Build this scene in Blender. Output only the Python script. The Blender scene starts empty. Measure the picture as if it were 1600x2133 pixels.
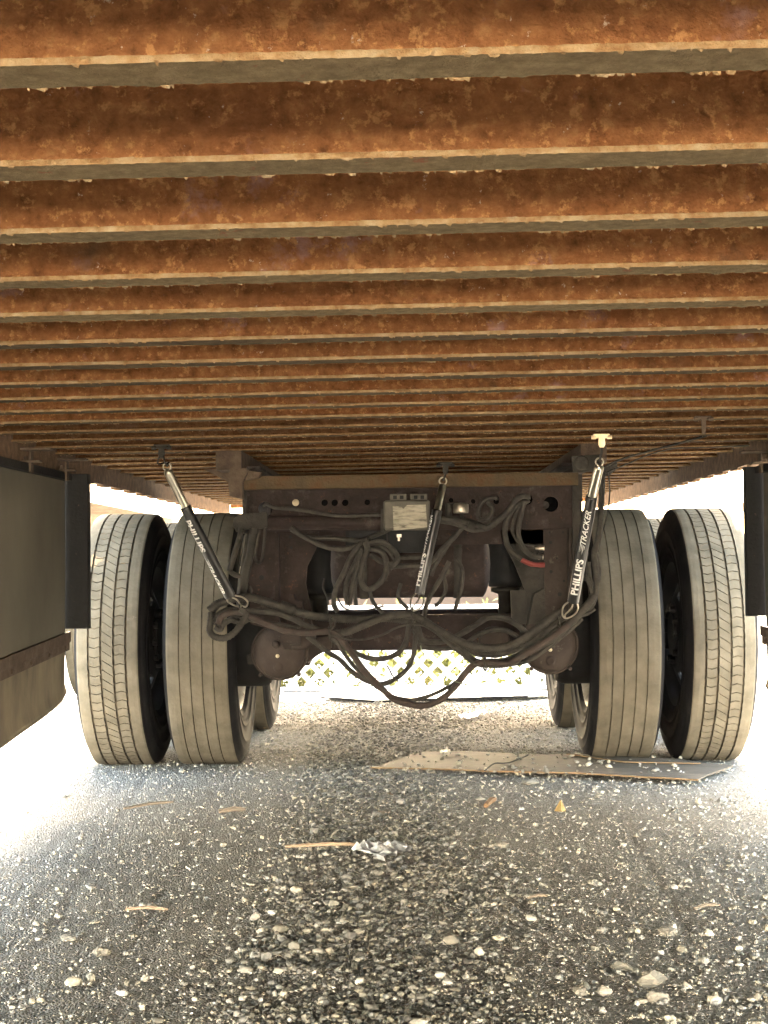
import bpy, math, random
import numpy as np
from mathutils import Vector, Matrix, Quaternion
SC = bpy.context.scene
COL = SC.collection
random.seed(7); RNG = np.random.default_rng(11)

# ------------------------------------------------------------------ camera
CAMZ = 0.808; FPX = 3204.0; PITCH = math.atan(113.5/FPX); YAW = 0.01784; ROLL = 0.010
_f0 = Vector((-math.sin(YAW), math.cos(YAW), 0)); _R = Vector((math.cos(YAW), math.sin(YAW), 0)); _Z = Vector((0,0,1))
_F = _f0*math.cos(PITCH) + _Z*math.sin(PITCH); _U = -_f0*math.sin(PITCH) + _Z*math.cos(PITCH)
_CR = _R*math.cos(ROLL) - _U*math.sin(ROLL); _CU = _R*math.sin(ROLL) + _U*math.cos(ROLL)
cam_data = bpy.data.cameras.new('camera'); cam = bpy.data.objects.new('camera', cam_data); COL.objects.link(cam)
cam.matrix_world = Matrix(((_CR.x,_CU.x,-_F.x,0),(_CR.y,_CU.y,-_F.y,0),(_CR.z,_CU.z,-_F.z,CAMZ),(0,0,0,1)))
cam_data.sensor_fit = 'HORIZONTAL'; cam_data.sensor_width = 36; cam_data.lens = 36*FPX/1600
cam_data.clip_start = .05; cam_data.clip_end = 2000
SC.camera = cam

# ------------------------------------------------------------------ world, sun, exposure
SUN_EL, SUN_AZ = 37.0, 2.0          # sun beyond the rear of the trailer (+Y), degrees
world = bpy.data.worlds.new('World'); SC.world = world; world.use_nodes = True
nt = world.node_tree; nt.nodes.clear()
sky = nt.nodes.new('ShaderNodeTexSky'); sky.sky_type = 'NISHITA'; sky.sun_disc = False
sky.sun_elevation = math.radians(SUN_EL); sky.sun_rotation = math.radians(SUN_AZ); sky.dust_density = 5; sky.ozone_density = 0.6
bg = nt.nodes.new('ShaderNodeBackground'); bg.inputs[1].default_value = 0.13
wo = nt.nodes.new('ShaderNodeOutputWorld'); tint = nt.nodes.new('ShaderNodeMix'); tint.data_type='RGBA'; tint.blend_type='MULTIPLY'; tint.inputs[0].default_value=1; tint.inputs[7].default_value=(1.08,.99,.81,1)   # hazy warm daylight
nt.links.new(sky.outputs[0], tint.inputs[6]); nt.links.new(tint.outputs[2], bg.inputs[0]); nt.links.new(bg.outputs[0], wo.inputs[0])
sl = bpy.data.lights.new('sun', 'SUN'); sl.energy = 5.0; sl.angle = math.radians(.55); sl.color = (1, .93, .82)
so = bpy.data.objects.new('sun', sl); COL.objects.link(so)
_sd = Vector((math.sin(math.radians(SUN_AZ))*math.cos(math.radians(SUN_EL)), math.cos(math.radians(SUN_AZ))*math.cos(math.radians(SUN_EL)), math.sin(math.radians(SUN_EL))))
so.rotation_euler = _sd.to_track_quat('Z', 'Y').to_euler(); so.location = (0, 20, 12)
SC.view_settings.view_transform = 'Standard'; SC.view_settings.look = 'None'
SC.view_settings.exposure = 5.5; SC.view_settings.gamma = 1; SC.view_settings.use_curve_mapping = False
SC.render.engine = 'CYCLES'
SC.cycles.max_bounces = 10; SC.cycles.diffuse_bounces = 6; SC.cycles.glossy_bounces = 3

# ------------------------------------------------------------------ helpers
def P(px, py, Y):
    """point of the place that lies at distance Y along the yard, from a survey of the photograph"""
    dx, dv = px-800.0, 1066.5-py
    d = _F*FPX + _CR*dx + _CU*dv
    return Vector((0,0,CAMZ)) + d*(Y/d.y)
def G(px, py, z=0.0):
    dx, dv = px-800.0, 1066.5-py
    d = _F*FPX + _CR*dx + _CU*dv
    return Vector((0,0,CAMZ)) + d*((z-CAMZ)/d.z)
def deckz(x, y): return CAMZ + .3943 + .0091*x + .00537*y
BEAM0, PITCHB = 4.107, .3048

def fbm2(x, y, scale, octv=4, seed=0):
    out = np.zeros_like(x, dtype=float); amp = 1; tot = 0; s = scale
    for o in range(octv):
        xs, ys = x*s + 37.1*o + seed*11.3, y*s - 19.7*o + seed*5.1
        xi, yi = np.floor(xs), np.floor(ys); xf, yf = xs-xi, ys-yi
        u, v = xf*xf*(3-2*xf), yf*yf*(3-2*yf)
        def h(a, b):
            n = np.sin(a*127.1 + b*311.7 + o*74.7 + seed*13.7)*43758.5453
            return n-np.floor(n)
        out += amp*((h(xi,yi)*(1-u)+h(xi+1,yi)*u)*(1-v) + (h(xi,yi+1)*(1-u)+h(xi+1,yi+1)*u)*v)
        tot += amp; amp *= .5; s *= 2.03
    return out/tot

class MB:
    def __init__(self): self.v=[]; self.f=[]; self.m=[]; self.s=[]
    def add(self, vs, fs, mi=0, smooth=False):
        o = len(self.v); self.v.extend([tuple(p) for p in vs])
        for f in fs: self.f.append(tuple(i+o for i in f)); self.m.append(mi); self.s.append(smooth)
        return self
    def box(self, lo, hi, mi=0, bev=0.0, mat=None):
        x0,y0,z0 = lo; x1,y1,z1 = hi
        if bev <= 0:
            vs = [(x0,y0,z0),(x1,y0,z0),(x1,y1,z0),(x0,y1,z0),(x0,y0,z1),(x1,y0,z1),(x1,y1,z1),(x0,y1,z1)]
            fs = [(0,3,2,1),(4,5,6,7),(0,1,5,4),(1,2,6,5),(2,3,7,6),(3,0,4,7)]
        else:
            b = min(bev, (x1-x0)*.45, (y1-y0)*.45, (z1-z0)*.45)
            vs=[]; idx={}
            for sx in (0,1):
                for sy in (0,1):
                    for sz in (0,1):
                        c = [(x0,x1)[sx],(y0,y1)[sy],(z0,z1)[sz]]; sg=[1-2*sx,1-2*sy,1-2*sz]
                        for a in range(3):
                            p = list(c)
                            for k in range(3):
                                if k!=a: p[k]+=sg[k]*b
                            idx[(sx,sy,sz,a)] = len(vs); vs.append(tuple(p))
            fs=[]
            for a in range(3):
                o1,o2=[k for k in range(3) if k!=a]
                for s in (0,1):
                    q=[]
                    for (u,w) in ((0,0),(1,0),(1,1),(0,1)):
                        key=[0,0,0]; key[a]=s; key[o1]=u; key[o2]=w; q.append(idx[tuple(key)+(a,)])
                    fs.append(tuple(q))
            for a in range(3):
                o1,o2=[k for k in range(3) if k!=a]
                for u in (0,1):
                    for w in (0,1):
                        def K(s,f):
                            key=[0,0,0]; key[a]=s; key[o1]=u; key[o2]=w; return idx[tuple(key)+(f,)]
                        fs.append((K(0,o1),K(1,o1),K(1,o2),K(0,o2)))
            for sx in (0,1):
                for sy in (0,1):
                    for sz in (0,1): fs.append((idx[(sx,sy,sz,0)],idx[(sx,sy,sz,1)],idx[(sx,sy,sz,2)]))
        if mat is not None: vs=[tuple(mat@Vector(p)) for p in vs]
        return self.add(vs, fs, mi)
    def tube(self, pts, r, seg=10, mi=0, closed=False, cap=True, smooth=True):
        pts=[Vector(p) for p in pts]; n=len(pts)
        rs = r if hasattr(r,'__len__') else [r]*n
        vs=[]; nrm=None
        for i,p in enumerate(pts):
            t=(pts[min(i+1,n-1)]-pts[max(i-1,0)])
            if closed: t=pts[(i+1)%n]-pts[i-1]
            if t.length<1e-9: t=Vector((0,0,1))
            t.normalize()
            if nrm is None:
                nrm = t.orthogonal().normalized()
            else:
                nrm = (nrm - t*nrm.dot(t))
                if nrm.length<1e-6: nrm=t.orthogonal()
                nrm.normalize()
            b=t.cross(nrm)
            for k in range(seg):
                a=2*math.pi*k/seg
                vs.append(p+(nrm*math.cos(a)+b*math.sin(a))*rs[i])
        fs=[]
        for i in range(n if closed else n-1):
            j=(i+1)%n
            for k in range(seg):
                k2=(k+1)%seg; fs.append((i*seg+k,i*seg+k2,j*seg+k2,j*seg+k))
        self.add(vs,fs,mi,smooth)
        if cap and not closed:
            self.add(vs[:seg],[tuple(range(seg))[::-1]],mi); self.add(vs[-seg:],[tuple(range(seg))],mi)
        return self
    def cyl(self, a, b, r, r2=None, seg=24, mi=0, smooth=True): return self.tube([a,b],[r, r if r2 is None else r2],seg,mi,smooth=smooth)
    def lathe(self, prof, axis='Y', center=(0,0,0), seg=48, mi=0, smooth=True, mis=None):
        """prof: list of (along, radius)"""
        n=len(prof); vs=[]
        for k in range(seg):
            a=2*math.pi*k/seg; c,s=math.cos(a),math.sin(a)
            for (t,r) in prof:
                if axis=='Y': p=(r*c,t,r*s)
                elif axis=='X': p=(t,r*c,r*s)
                else: p=(r*c,r*s,t)
                vs.append((p[0]+center[0],p[1]+center[1],p[2]+center[2]))
        o=len(self.v); self.v.extend(vs)
        for k in range(seg):
            k2=(k+1)%seg
            for i in range(n-1):
                if prof[i][1]<1e-7 and prof[i+1][1]<1e-7: continue
                self.f.append((o+k*n+i,o+k*n+i+1,o+k2*n+i+1,o+k2*n+i)); self.m.append(mi if mis is None else mis[i]); self.s.append(smooth)
        return self
    def poly(self, pts, d, mi=0):
        """prism from a planar outline, pushed by the vector d"""
        n=len(pts); pts=[Vector(p) for p in pts]; d=Vector(d)
        vs=pts+[p+d for p in pts]
        fs=[tuple(range(n)),tuple(range(2*n-1,n-1,-1))]+[(i,i+n,(i+1)%n+n,(i+1)%n) for i in range(n)]
        return self.add(vs,fs,mi)
    def mesh(self, name, mats):
        me=bpy.data.meshes.new(name); me.from_pydata(self.v,[],self.f)
        for m in (mats if isinstance(mats,(list,tuple)) else [mats]): me.materials.append(m)
        me.polygons.foreach_set('material_index', self.m); me.polygons.foreach_set('use_smooth', self.s); me.update()
        return me
    def build(self, name, mats, parent=None, fix=True):
        me=self.mesh(name,mats)
        if fix:
            import bmesh
            bm=bmesh.new(); bm.from_mesh(me); bmesh.ops.recalc_face_normals(bm,faces=bm.faces); bm.to_mesh(me); bm.free()
        return link(name,me,parent)
def link(name, me, parent=None, loc=None):
    o=bpy.data.objects.new(name,me); COL.objects.link(o)
    if parent is not None: o.parent=parent
    if loc is not None: o.location=loc
    return o
def tag(o, label=None, cat=None, group=None, kind=None):
    if label: o['label']=label
    if cat: o['category']=cat
    if group: o['group']=group
    if kind: o['kind']=kind
    return o
def empty(name, label, cat, group=None, loc=(0,0,0)):
    o=bpy.data.objects.new(name,None); COL.objects.link(o); o.location=loc; o.empty_display_size=.1
    return tag(o,label,cat,group)
def spline(pts, n=8):
    pts=[Vector(p) for p in pts]; q=[pts[0]*2-pts[1]]+pts+[pts[-1]*2-pts[-2]]; out=[]
    for i in range(1,len(q)-2):
        a,b,c,d=q[i-1],q[i],q[i+1],q[i+2]
        for k in range(n):
            t=k/n
            out.append(.5*((2*b)+(c-a)*t+(2*a-5*b+4*c-d)*t*t+(3*b-a-3*c+d)*t**3))
    out.append(pts[-1]); return out

# ------------------------------------------------------------------ materials
def mat(name, cols, scale=8, detail=6, rough=.8, metal=0.0, bump=.3, bscale=None, stretch=(1,1,1), spots=None, rand=True, dist=.006, spec=.3, coat=0):
    """noise ramp of real surface colours; spots=(colour, scale, threshold) a second layer of wear"""
    m=bpy.data.materials.new(name); m.use_nodes=True; n=m.node_tree.nodes; l=m.node_tree.links
    b=n['Principled BSDF']; b.inputs['Roughness'].default_value=rough; b.inputs['Metallic'].default_value=metal
    b.inputs['Specular IOR Level'].default_value=spec
    if coat: b.inputs['Coat Weight'].default_value=coat
    tc=n.new('ShaderNodeTexCoord'); mp=n.new('ShaderNodeMapping'); mp.inputs['Scale'].default_value=stretch
    l.new(tc.outputs['Object'],mp.inputs[0]); vec=mp.outputs[0]
    if rand:
        oi=n.new('ShaderNodeObjectInfo'); ml=n.new('ShaderNodeMath'); ml.operation='MULTIPLY'; ml.inputs[1].default_value=17
        l.new(oi.outputs['Random'],ml.inputs[0]); ad=n.new('ShaderNodeVectorMath'); ad.operation='ADD'
        l.new(vec,ad.inputs[0]); l.new(ml.outputs[0],ad.inputs[1]); vec=ad.outputs[0]
    nz=n.new('ShaderNodeTexNoise'); nz.inputs['Scale'].default_value=scale; nz.inputs['Detail'].default_value=detail; nz.inputs['Roughness'].default_value=.62
    l.new(vec,nz.inputs['Vector'])
    r=n.new('ShaderNodeValToRGB'); cr=r.color_ramp
    k=len(cols)
    for i,c in enumerate(cols):
        pos=c[3] if len(c)>3 else .3+.4*i/max(1,k-1)
        e=cr.elements[i] if i<2 else cr.elements.new(pos)
        e.position=pos; e.color=(c[0],c[1],c[2],1)
    if k==1: cr.elements[1].color=(*cols[0][:3],1)
    l.new(nz.outputs[0],r.inputs[0]); out=r.outputs[0]
    if spots:
        for (sc_,ss,th,*w) in spots:
            n2=n.new('ShaderNodeTexNoise'); n2.inputs['Scale'].default_value=ss; n2.inputs['Detail'].default_value=5; n2.inputs['Roughness'].default_value=.7
            l.new(vec,n2.inputs['Vector'])
            mr=n.new('ShaderNodeMapRange'); mr.inputs[1].default_value=th; mr.inputs[2].default_value=th+(w[0] if w else .06)
            l.new(n2.outputs[0],mr.inputs[0])
            mx=n.new('ShaderNodeMix'); mx.data_type='RGBA'; mx.inputs[7].default_value=(*sc_,1)
            l.new(mr.outputs[0],mx.inputs[0]); l.new(out,mx.inputs[6]); out=mx.outputs[2]
    l.new(out,b.inputs['Base Color'])
    if bump:
        nb=n.new('ShaderNodeTexNoise'); nb.inputs['Scale'].default_value=bscale or scale*6; nb.inputs['Detail'].default_value=4
        l.new(vec,nb.inputs['Vector']); bp=n.new('ShaderNodeBump'); bp.inputs['Strength'].default_value=bump; bp.inputs['Distance'].default_value=dist
        l.new(nb.outputs[0],bp.inputs['Height']); l.new(bp.outputs[0],b.inputs['Normal'])
    return m
M={}
M['rust']=mat('orange_rust',[(0.105,0.03888,0.01466,.25),(0.2101,0.0858,0.03131,.42),(0.2731,0.122,0.04663,.58),(0.3782,0.1944,0.08656,.78)],48,10,.9,bump=.8,bscale=210,
    spots=[((.30,.17,.15),9,.60,.12),((.42,.21,.085),62,.55,.10),((.50,.38,.30),75,.66,.05),((.15,.055,.022),4,.55,.22),((.10,.062,.04),2.2,.60,.12)],spec=.15,dist=.004)
M['scale']=mat('pale_rust_scale',[(0.1732,0.08705,0.03143,.3),(0.2557,0.1664,0.08374,.5),(0.3134,0.2421,0.1467,.7)],45,6,.9,bump=.5,spec=.15)
M['railrust']=mat('side_rail_rust',[(0.07,0.042,0.0245,.3),(0.119,0.07,0.0385,.5),(0.168,0.105,0.0595,.7)],30,8,.9,bump=.5)
M['backdark']=mat('unseen_back_dark',[(.018,.013,.010),(.035,.022,.016)],12,6,.9,bump=.3,spec=.1)  # unseen beam backs: dark added to cut bounce light between beams
M['scale3']=mat('rust_edge',[(0.1591,0.09017,0.03713,.3),(0.2334,0.1538,0.07956,.5),(0.297,0.2228,0.1379,.7)],45,6,.9,bump=.5,spec=.1)
M['under2']=mat('dimmed_dust_flange',[(0.0459,0.03168,0.01836,.3),(0.0675,0.048,0.02856,.5),(0.09184,0.0672,0.0408,.7)],50,6,.95,bump=.5,spec=.1)  # flange dust of farther beams, colour darkened for the dimmer light there
M['scale2']=mat('dimmed_rust_edge',[(0.112,0.0616,0.028,.3),(0.168,0.1008,0.0476,.5),(0.2352,0.1568,0.084,.7)],45,6,.9,bump=.5,spec=.1)  # edge rust of the farthest beams, shade mixed into the colour
M['rust2']=mat('dimmed_rust',[(0.06324,0.02635,0.01159,.25),(0.1159,0.0527,0.02213,.42),(0.1528,0.07378,0.03162,.58),(0.2003,0.1107,0.05797,.78)],48,8,.9,bump=.6,bscale=210,spots=[((.13,.085,.06),3,.55,.2)],spec=.1)  # web rust of the farthest beams, light falloff put into the colour
M['under']=mat('grey_dust_flange',[(0.09443,0.06944,0.03726,.3),(0.1369,0.101,0.05588,.5),(0.1793,0.1347,0.07794,.7)],70,8,.95,bump=.9,bscale=380,
    spots=[((.16,.07,.04),14,.63,.05)],spec=.1,dist=.004)
M['deckunder']=mat('dark_deck_rust',[(0.0175,0.0077,0.0042),(0.042,0.01925,0.00875),(0.0595,0.02975,0.014)],10,6,.95,spec=.1)
M['frame']=mat('red_brown_paint',[(0.01686,0.01119,0.01008,.3),(0.0253,0.01666,0.01432,.5),(0.03584,0.02499,0.02122,.7)],14,7,.8,bump=.4,
    spots=[((.075,.066,.054),11,.56,.15),((.075,.036,.02),30,.62,.06)],spec=.25)
M['flangeband']=mat('dusty_rust_flange',[(0.0546,0.04123,0.02503,.3),(0.0798,0.05642,0.03185,.5),(0.084,0.0434,0.02048,.7)],18,7,.9,bump=.4,spec=.2)
M['dust']=mat('dusty_dark_steel',[(0.0225,0.02053,0.01744),(0.03656,0.03319,0.02812),(0.05344,0.04781,0.03938)],16,6,.85,bump=.4,spec=.2)
M['black']=mat('black_rubber_dark',[(0.0096,0.0096,0.0104),(0.0176,0.0168,0.0168)],20,4,.7,bump=.2,spec=.25)
M['pitch']=mat('hole_shade_black',[(.003,.003,.003),(.005,.005,.005)],20,3,.95,bump=0,spec=.02)  # flat black standing in for the shade inside the channel holes
M['sidewall']=mat('black_sidewall',[(0.008,0.008,0.0096,.3),(0.016,0.0152,0.0152,.6),(0.04,0.0352,0.0288,.8)],9,6,.85,bump=.2,spec=.08)
M['tread']=mat('dusty_tread',[(0.07852,0.0676,0.04921,.3),(0.1117,0.09757,0.07148,.5),(0.1449,0.1257,0.09373,.7)],9,8,.95,bump=.35,bscale=90,
    spots=[((.12,.105,.08),30,.60,.08),((.28,.20,.12),5,.66,.06)],spec=.1,dist=.003)
M['groove']=mat('groove_dirt',[(.05,.042,.03),(.11,.09,.065)],40,4,.95,bump=.2,spec=.1)
M['rim']=mat('dusty_steel_rim',[(.20,.18,.15,.3),(.32,.29,.24,.5),(.42,.38,.32,.7)],12,6,.55,metal=.2,bump=.2,spots=[((.14,.09,.06),18,.6,.08)])
M['hose']=mat('dusty_hose',[(0.02652,0.02434,0.02122,.3),(0.04368,0.03994,0.03432,.5),(0.0624,0.05616,0.0468,.7)],30,6,.85,bump=.3,spec=.2)
M['redhose']=mat('dusty_red_hose',[(0.03308,0.02694,0.02394),(0.04961,0.03685,0.03143),(0.04489,0.04395,0.0389)],30,6,.8,bump=.3,spec=.2)
M['red']=mat('clean_red_hose',[(0.1596,0.0294,0.0252),(0.189,0.042,0.0336)],30,4,.6,bump=.1)
M['wire']=mat('green_wire',[(.12,.15,.09),(.16,.17,.12)],30,4,.7,bump=.1)
M['chrome']=mat('zinc_spring_tube',[(0.5,0.47,0.38),(0.62,0.58,0.48)],25,4,.28,metal=1,bump=.15,bscale=200,dist=.001)
M['steel']=mat('worn_steel',[(.35,.31,.25),(.5,.46,.38)],30,4,.4,metal=.9,bump=.2)
M['brass']=mat('zinc_yellow_clamp',[(.62,.50,.30),(.78,.66,.44)],30,4,.45,metal=.4,bump=.2)
M['sleeve']=mat('black_shiny_sleeve',[(.010,.010,.010),(.018,.017,.016)],20,4,.33,bump=.05,spec=.5)
M['print']=mat('white_print',[(.62,.61,.58),(.75,.74,.7)],60,4,.6,bump=0)
M['box']=mat('grey_plastic_module',[(.07,.065,.05),(.11,.10,.08)],20,4,.7,bump=.2)
M['cream']=mat('cream_plug',[(.5,.43,.28),(.58,.5,.34)],30,3,.7,bump=.1)
M['panel']=mat('grey_brown_skirt',[(0.08611,0.07772,0.05873,.3),(0.1126,0.1016,0.07728,.5),(0.1325,0.1199,0.09274,.7)],3,7,.7,bump=.1,stretch=(1,1,.6),spec=.25)
M['rubber']=mat('dusty_rubber_flap',[(0.1024,0.0864,0.0608,.3),(0.16,0.1312,0.0896,.5),(0.2112,0.1728,0.1152,.7)],6,7,.85,bump=.3,stretch=(1,1.3,.6),spec=.2)
M['post']=mat('black_rusty_post',[(0.005198,0.004961,0.004489),(0.008505,0.007792,0.006851)],14,6,.7,bump=.3,spots=[((.10,.06,.04),40,.66,.05)])
M['strip']=mat('rusty_batten',[(0.049,0.03185,0.02205),(0.0784,0.0539,0.03675),(0.1078,0.0833,0.0588)],20,6,.85,bump=.4)
M['drum']=mat('rust_brown_drum',[(0.02468,0.01711,0.01414,.3),(0.03815,0.02768,0.02176,.5),(0.05161,0.039,0.03128,.7)],12,7,.8,bump=.4,spots=[((.10,.088,.07),16,.6,.1)])
M['ply']=mat('weathered_plywood',[(0.0702,0.05865,0.0432,.3),(0.108,0.08925,0.0672,.5),(0.1458,0.1198,0.0888,.7)],5,8,.9,bump=.3,stretch=(1,9,1),spots=[((.38,.33,.25),30,.62,.06)])
M['plyedge']=mat('fresh_ply_edge',[(0.186,0.1102,0.048),(0.2306,0.1632,0.096)],20,5,.9,bump=.2,stretch=(1,1,20))
M['wood']=mat('pale_splinter_wood',[(0.28,0.2016,0.1344),(0.3472,0.2632,0.1848)],14,5,.85,bump=.2,stretch=(1,12,12))
M['greywood']=mat('grey_twig_wood',[(0.175,0.14,0.105),(0.252,0.21,0.161)],14,5,.9,bump=.2)
M['foil']=mat('crumpled_foil',[(0.44,0.448,0.456),(0.6,0.6,0.6)],20,4,.38,metal=.55,bump=.5,bscale=30)
M['bluebag']=mat('pale_blue_plastic',[(0.2475,0.341,0.396),(0.341,0.418,0.451)],10,4,.4,bump=.3)
M['leaf']=mat('dry_yellow_leaf',[(0.35,0.231,0.084),(0.434,0.315,0.14)],20,4,.8,bump=.2)
M['brownleaf']=mat('dry_brown_leaf',[(0.21,0.12,0.06),(0.27,0.168,0.096)],20,4,.8,bump=.2)
M['white']=mat('white_lattice_paint',[(0.648,0.63,0.576),(0.72,0.702,0.666)],8,4,.7,bump=.1)
M['green']=mat('shrub_leaves',[(0.0675,0.0825,0.0224),(0.12,0.1275,0.0384),(0.195,0.18,0.064)],3,4,.8,bump=0,rand=False)
M['stucco']=mat('tan_stucco',[(.09,.055,.035),(.12,.075,.05)],2,6,.9,bump=.3)
M['roof']=mat('brown_roof',[(.12,.08,.06),(.2,.13,.1)],6,4,.9,bump=.3)
M['stone']=mat('pale_stone',[(0.1785,0.1658,0.1403),(0.255,0.2359,0.1976),(0.3187,0.2932,0.2486)],20,6,.9,bump=.4,bscale=60)
M['glass']=mat('car_glass',[(.03,.045,.04)],5,2,.08,bump=0,spec=.6)
M['carpaint']=mat('white_car_paint',[(.7,.7,.68),(.75,.75,.72)],2,2,.3,bump=0,coat=.5)

def ground_mat():
    m=bpy.data.materials.new('gravel_dirt'); m.use_nodes=True; n=m.node_tree.nodes; l=m.node_tree.links; b=n['Principled BSDF']
    b.inputs['Roughness'].default_value=.95; b.inputs['Specular IOR Level'].default_value=.1
    tc=n.new('ShaderNodeTexCoord')
    def noise(s,d=6,r=.6):
        z=n.new('ShaderNodeTexNoise'); z.inputs['Scale'].default_value=s; z.inputs['Detail'].default_value=d; z.inputs['Roughness'].default_value=r; l.new(tc.outputs['Object'],z.inputs['Vector']); return z.outputs[0]
    def ramp(src,st):
        r=n.new('ShaderNodeValToRGB')
        for i,(p,c) in enumerate(st):
            e=r.color_ramp.elements[i] if i<2 else r.color_ramp.elements.new(p)
            e.position=p; e.color=(*c,1)
        l.new(src,r.inputs[0]); return r.outputs[0]
    base=ramp(noise(3,8),[(.3,(.31,.29,.25)),(.5,(.41,.385,.335)),(.7,(.50,.47,.41))])
    vo=n.new('ShaderNodeTexVoronoi'); vo.inputs['Scale'].default_value=190; l.new(tc.outputs['Object'],vo.inputs['Vector'])
    sep=n.new('ShaderNodeSeparateColor'); l.new(vo.outputs['Color'],sep.inputs[0])
    grain=ramp(sep.outputs[0],[(.0,(.17,.16,.145)),(.45,(.35,.33,.295)),(.8,(.50,.475,.425)),(.97,(.70,.67,.62))])
    gm=ramp(noise(7,7,.7),[(.38,(.12,.12,.12)),(.62,(.85,.85,.85))])
    mx=n.new('ShaderNodeMix'); mx.data_type='RGBA'; l.new(gm,mx.inputs[0]); l.new(base,mx.inputs[6]); l.new(grain,mx.inputs[7])
    l.new(mx.outputs[2],b.inputs['Base Color'])
    bp=n.new('ShaderNodeBump'); bp.inputs['Strength'].default_value=.8; bp.inputs['Distance'].default_value=.006
    inv=n.new('ShaderNodeMath'); inv.operation='MULTIPLY_ADD'; inv.inputs[1].default_value=-60; inv.inputs[2].default_value=1; l.new(vo.outputs['Distance'],inv.inputs[0])
    ad=n.new('ShaderNodeMath'); ad.operation='ADD'; l.new(noise(160,4),ad.inputs[0]); ad2=n.new('ShaderNodeMath'); ad2.operation='MULTIPLY'; ad2.inputs[1].default_value=.5; l.new(inv.outputs[0],ad2.inputs[0]); l.new(ad2.outputs[0],ad.inputs[1])
    l.new(ad.outputs[0],bp.inputs['Height']); l.new(bp.outputs[0],b.inputs['Normal'])
    return m
M['ground']=ground_mat()
def pebble_mat():
    m=bpy.data.materials.new('pebbles'); m.use_nodes=True; n=m.node_tree.nodes; l=m.node_tree.links; b=n['Principled BSDF']
    a=n.new('ShaderNodeVertexColor'); a.layer_name='stone_colour'
    tc=n.new('ShaderNodeTexCoord'); z=n.new('ShaderNodeTexNoise'); z.inputs['Scale'].default_value=220; z.inputs['Detail'].default_value=4; l.new(tc.outputs['Object'],z.inputs['Vector'])
    mr=n.new('ShaderNodeMapRange'); mr.inputs[3].default_value=.65; mr.inputs[4].default_value=1.3; l.new(z.outputs[0],mr.inputs[0])
    mx=n.new('ShaderNodeMix'); mx.data_type='RGBA'; mx.blend_type='MULTIPLY'; mx.inputs[0].default_value=1
    l.new(a.outputs[0],mx.inputs[6]); l.new(mr.outputs[0],mx.inputs[7]); l.new(mx.outputs[2],b.inputs['Base Color'])
    b.inputs['Roughness'].default_value=.85; b.inputs['Specular IOR Level'].default_value=.25
    return m
M['pebble']=pebble_mat()

# ------------------------------------------------------------------ ground
def ground_h(x, y):
    base = np.where(y>9.8, -.2*np.clip((y-9.8)/2.2,0,1), 0.0)
    near = np.clip((40-np.hypot(x,y))/30,0,1)
    rut = .010*(fbm2(x,y,.9,3,1)-.5)*2
    # compacted wheel tracks either side of a loose gravel ridge
    ridge = .012*np.exp(-((x+.1)/.38)**2)
    fine = .007*(fbm2(x,y,14,3,2)-.5)*2*(.35+.65*np.exp(-((x+.05)/.45)**2)) + .0035*(fbm2(x,y,55,2,3)-.5)*2
    marks = np.zeros_like(x)
    for c_,k_,w_ in ((-.60,.05,.010),(-.64,.05,.010),(-.86,.09,.012),(-.93,.09,.012),(-1.0,.09,.010),(.62,-.04,.010),(.80,-.05,.012)):
        marks = marks - .0035*np.exp(-((x-c_-k_*(4-y))/w_)**2)*np.clip(fbm2(x,y,1.7,2,17)*3-1,0,1)
    rut = rut + marks
    wheel = np.clip(1-np.exp(-((np.abs(x)-1.0)/.3)**2*1.0),0,1)
    return base + (rut+ridge+fine)*near*np.where(np.abs(y-6.47)<.3,.3+.7*wheel,1)
def axisgrid(a,b,step,far):
    c=list(np.arange(a,b+step/2,step)); out=[]; d=step
    x=b
    while x<far: d*=1.35; x+=d; out.append(x)
    lo=[]; d=step; x=a
    while x>-far: d*=1.35; x-=d; lo.append(x)
    return np.array(lo[::-1]+c+out)
gx=axisgrid(-2.2,2.2,.014,400); gy=axisgrid(1.8,9.0,.018,600)
XX,YY=np.meshgrid(gx,gy); ZZ=ground_h(XX,YY)
nv=XX.size; me=bpy.data.meshes.new('ground'); me.vertices.add(nv)
me.vertices.foreach_set('co',np.stack([XX,YY,ZZ],-1).astype(np.float32).ravel())
nx,ny=len(gx),len(gy); ii=(np.arange(ny-1)[:,None]*nx+np.arange(nx-1)[None,:]).ravel()
quads=np.stack([ii,ii+1,ii+nx+1,ii+nx],-1).ravel().astype(np.int32); nf=len(ii)
me.loops.add(nf*4); me.loops.foreach_set('vertex_index',quads); me.polygons.add(nf); me.polygons.foreach_set('loop_start',np.arange(0,nf*4,4,dtype=np.int32))
me.polygons.foreach_set('use_smooth',np.ones(nf,dtype=bool)); me.update(calc_edges=True); me.materials.append(M['ground'])
gobj=link('ground',me); tag(gobj,'grey brown dirt and gravel yard under and around the trailer','ground',kind='structure')

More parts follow.
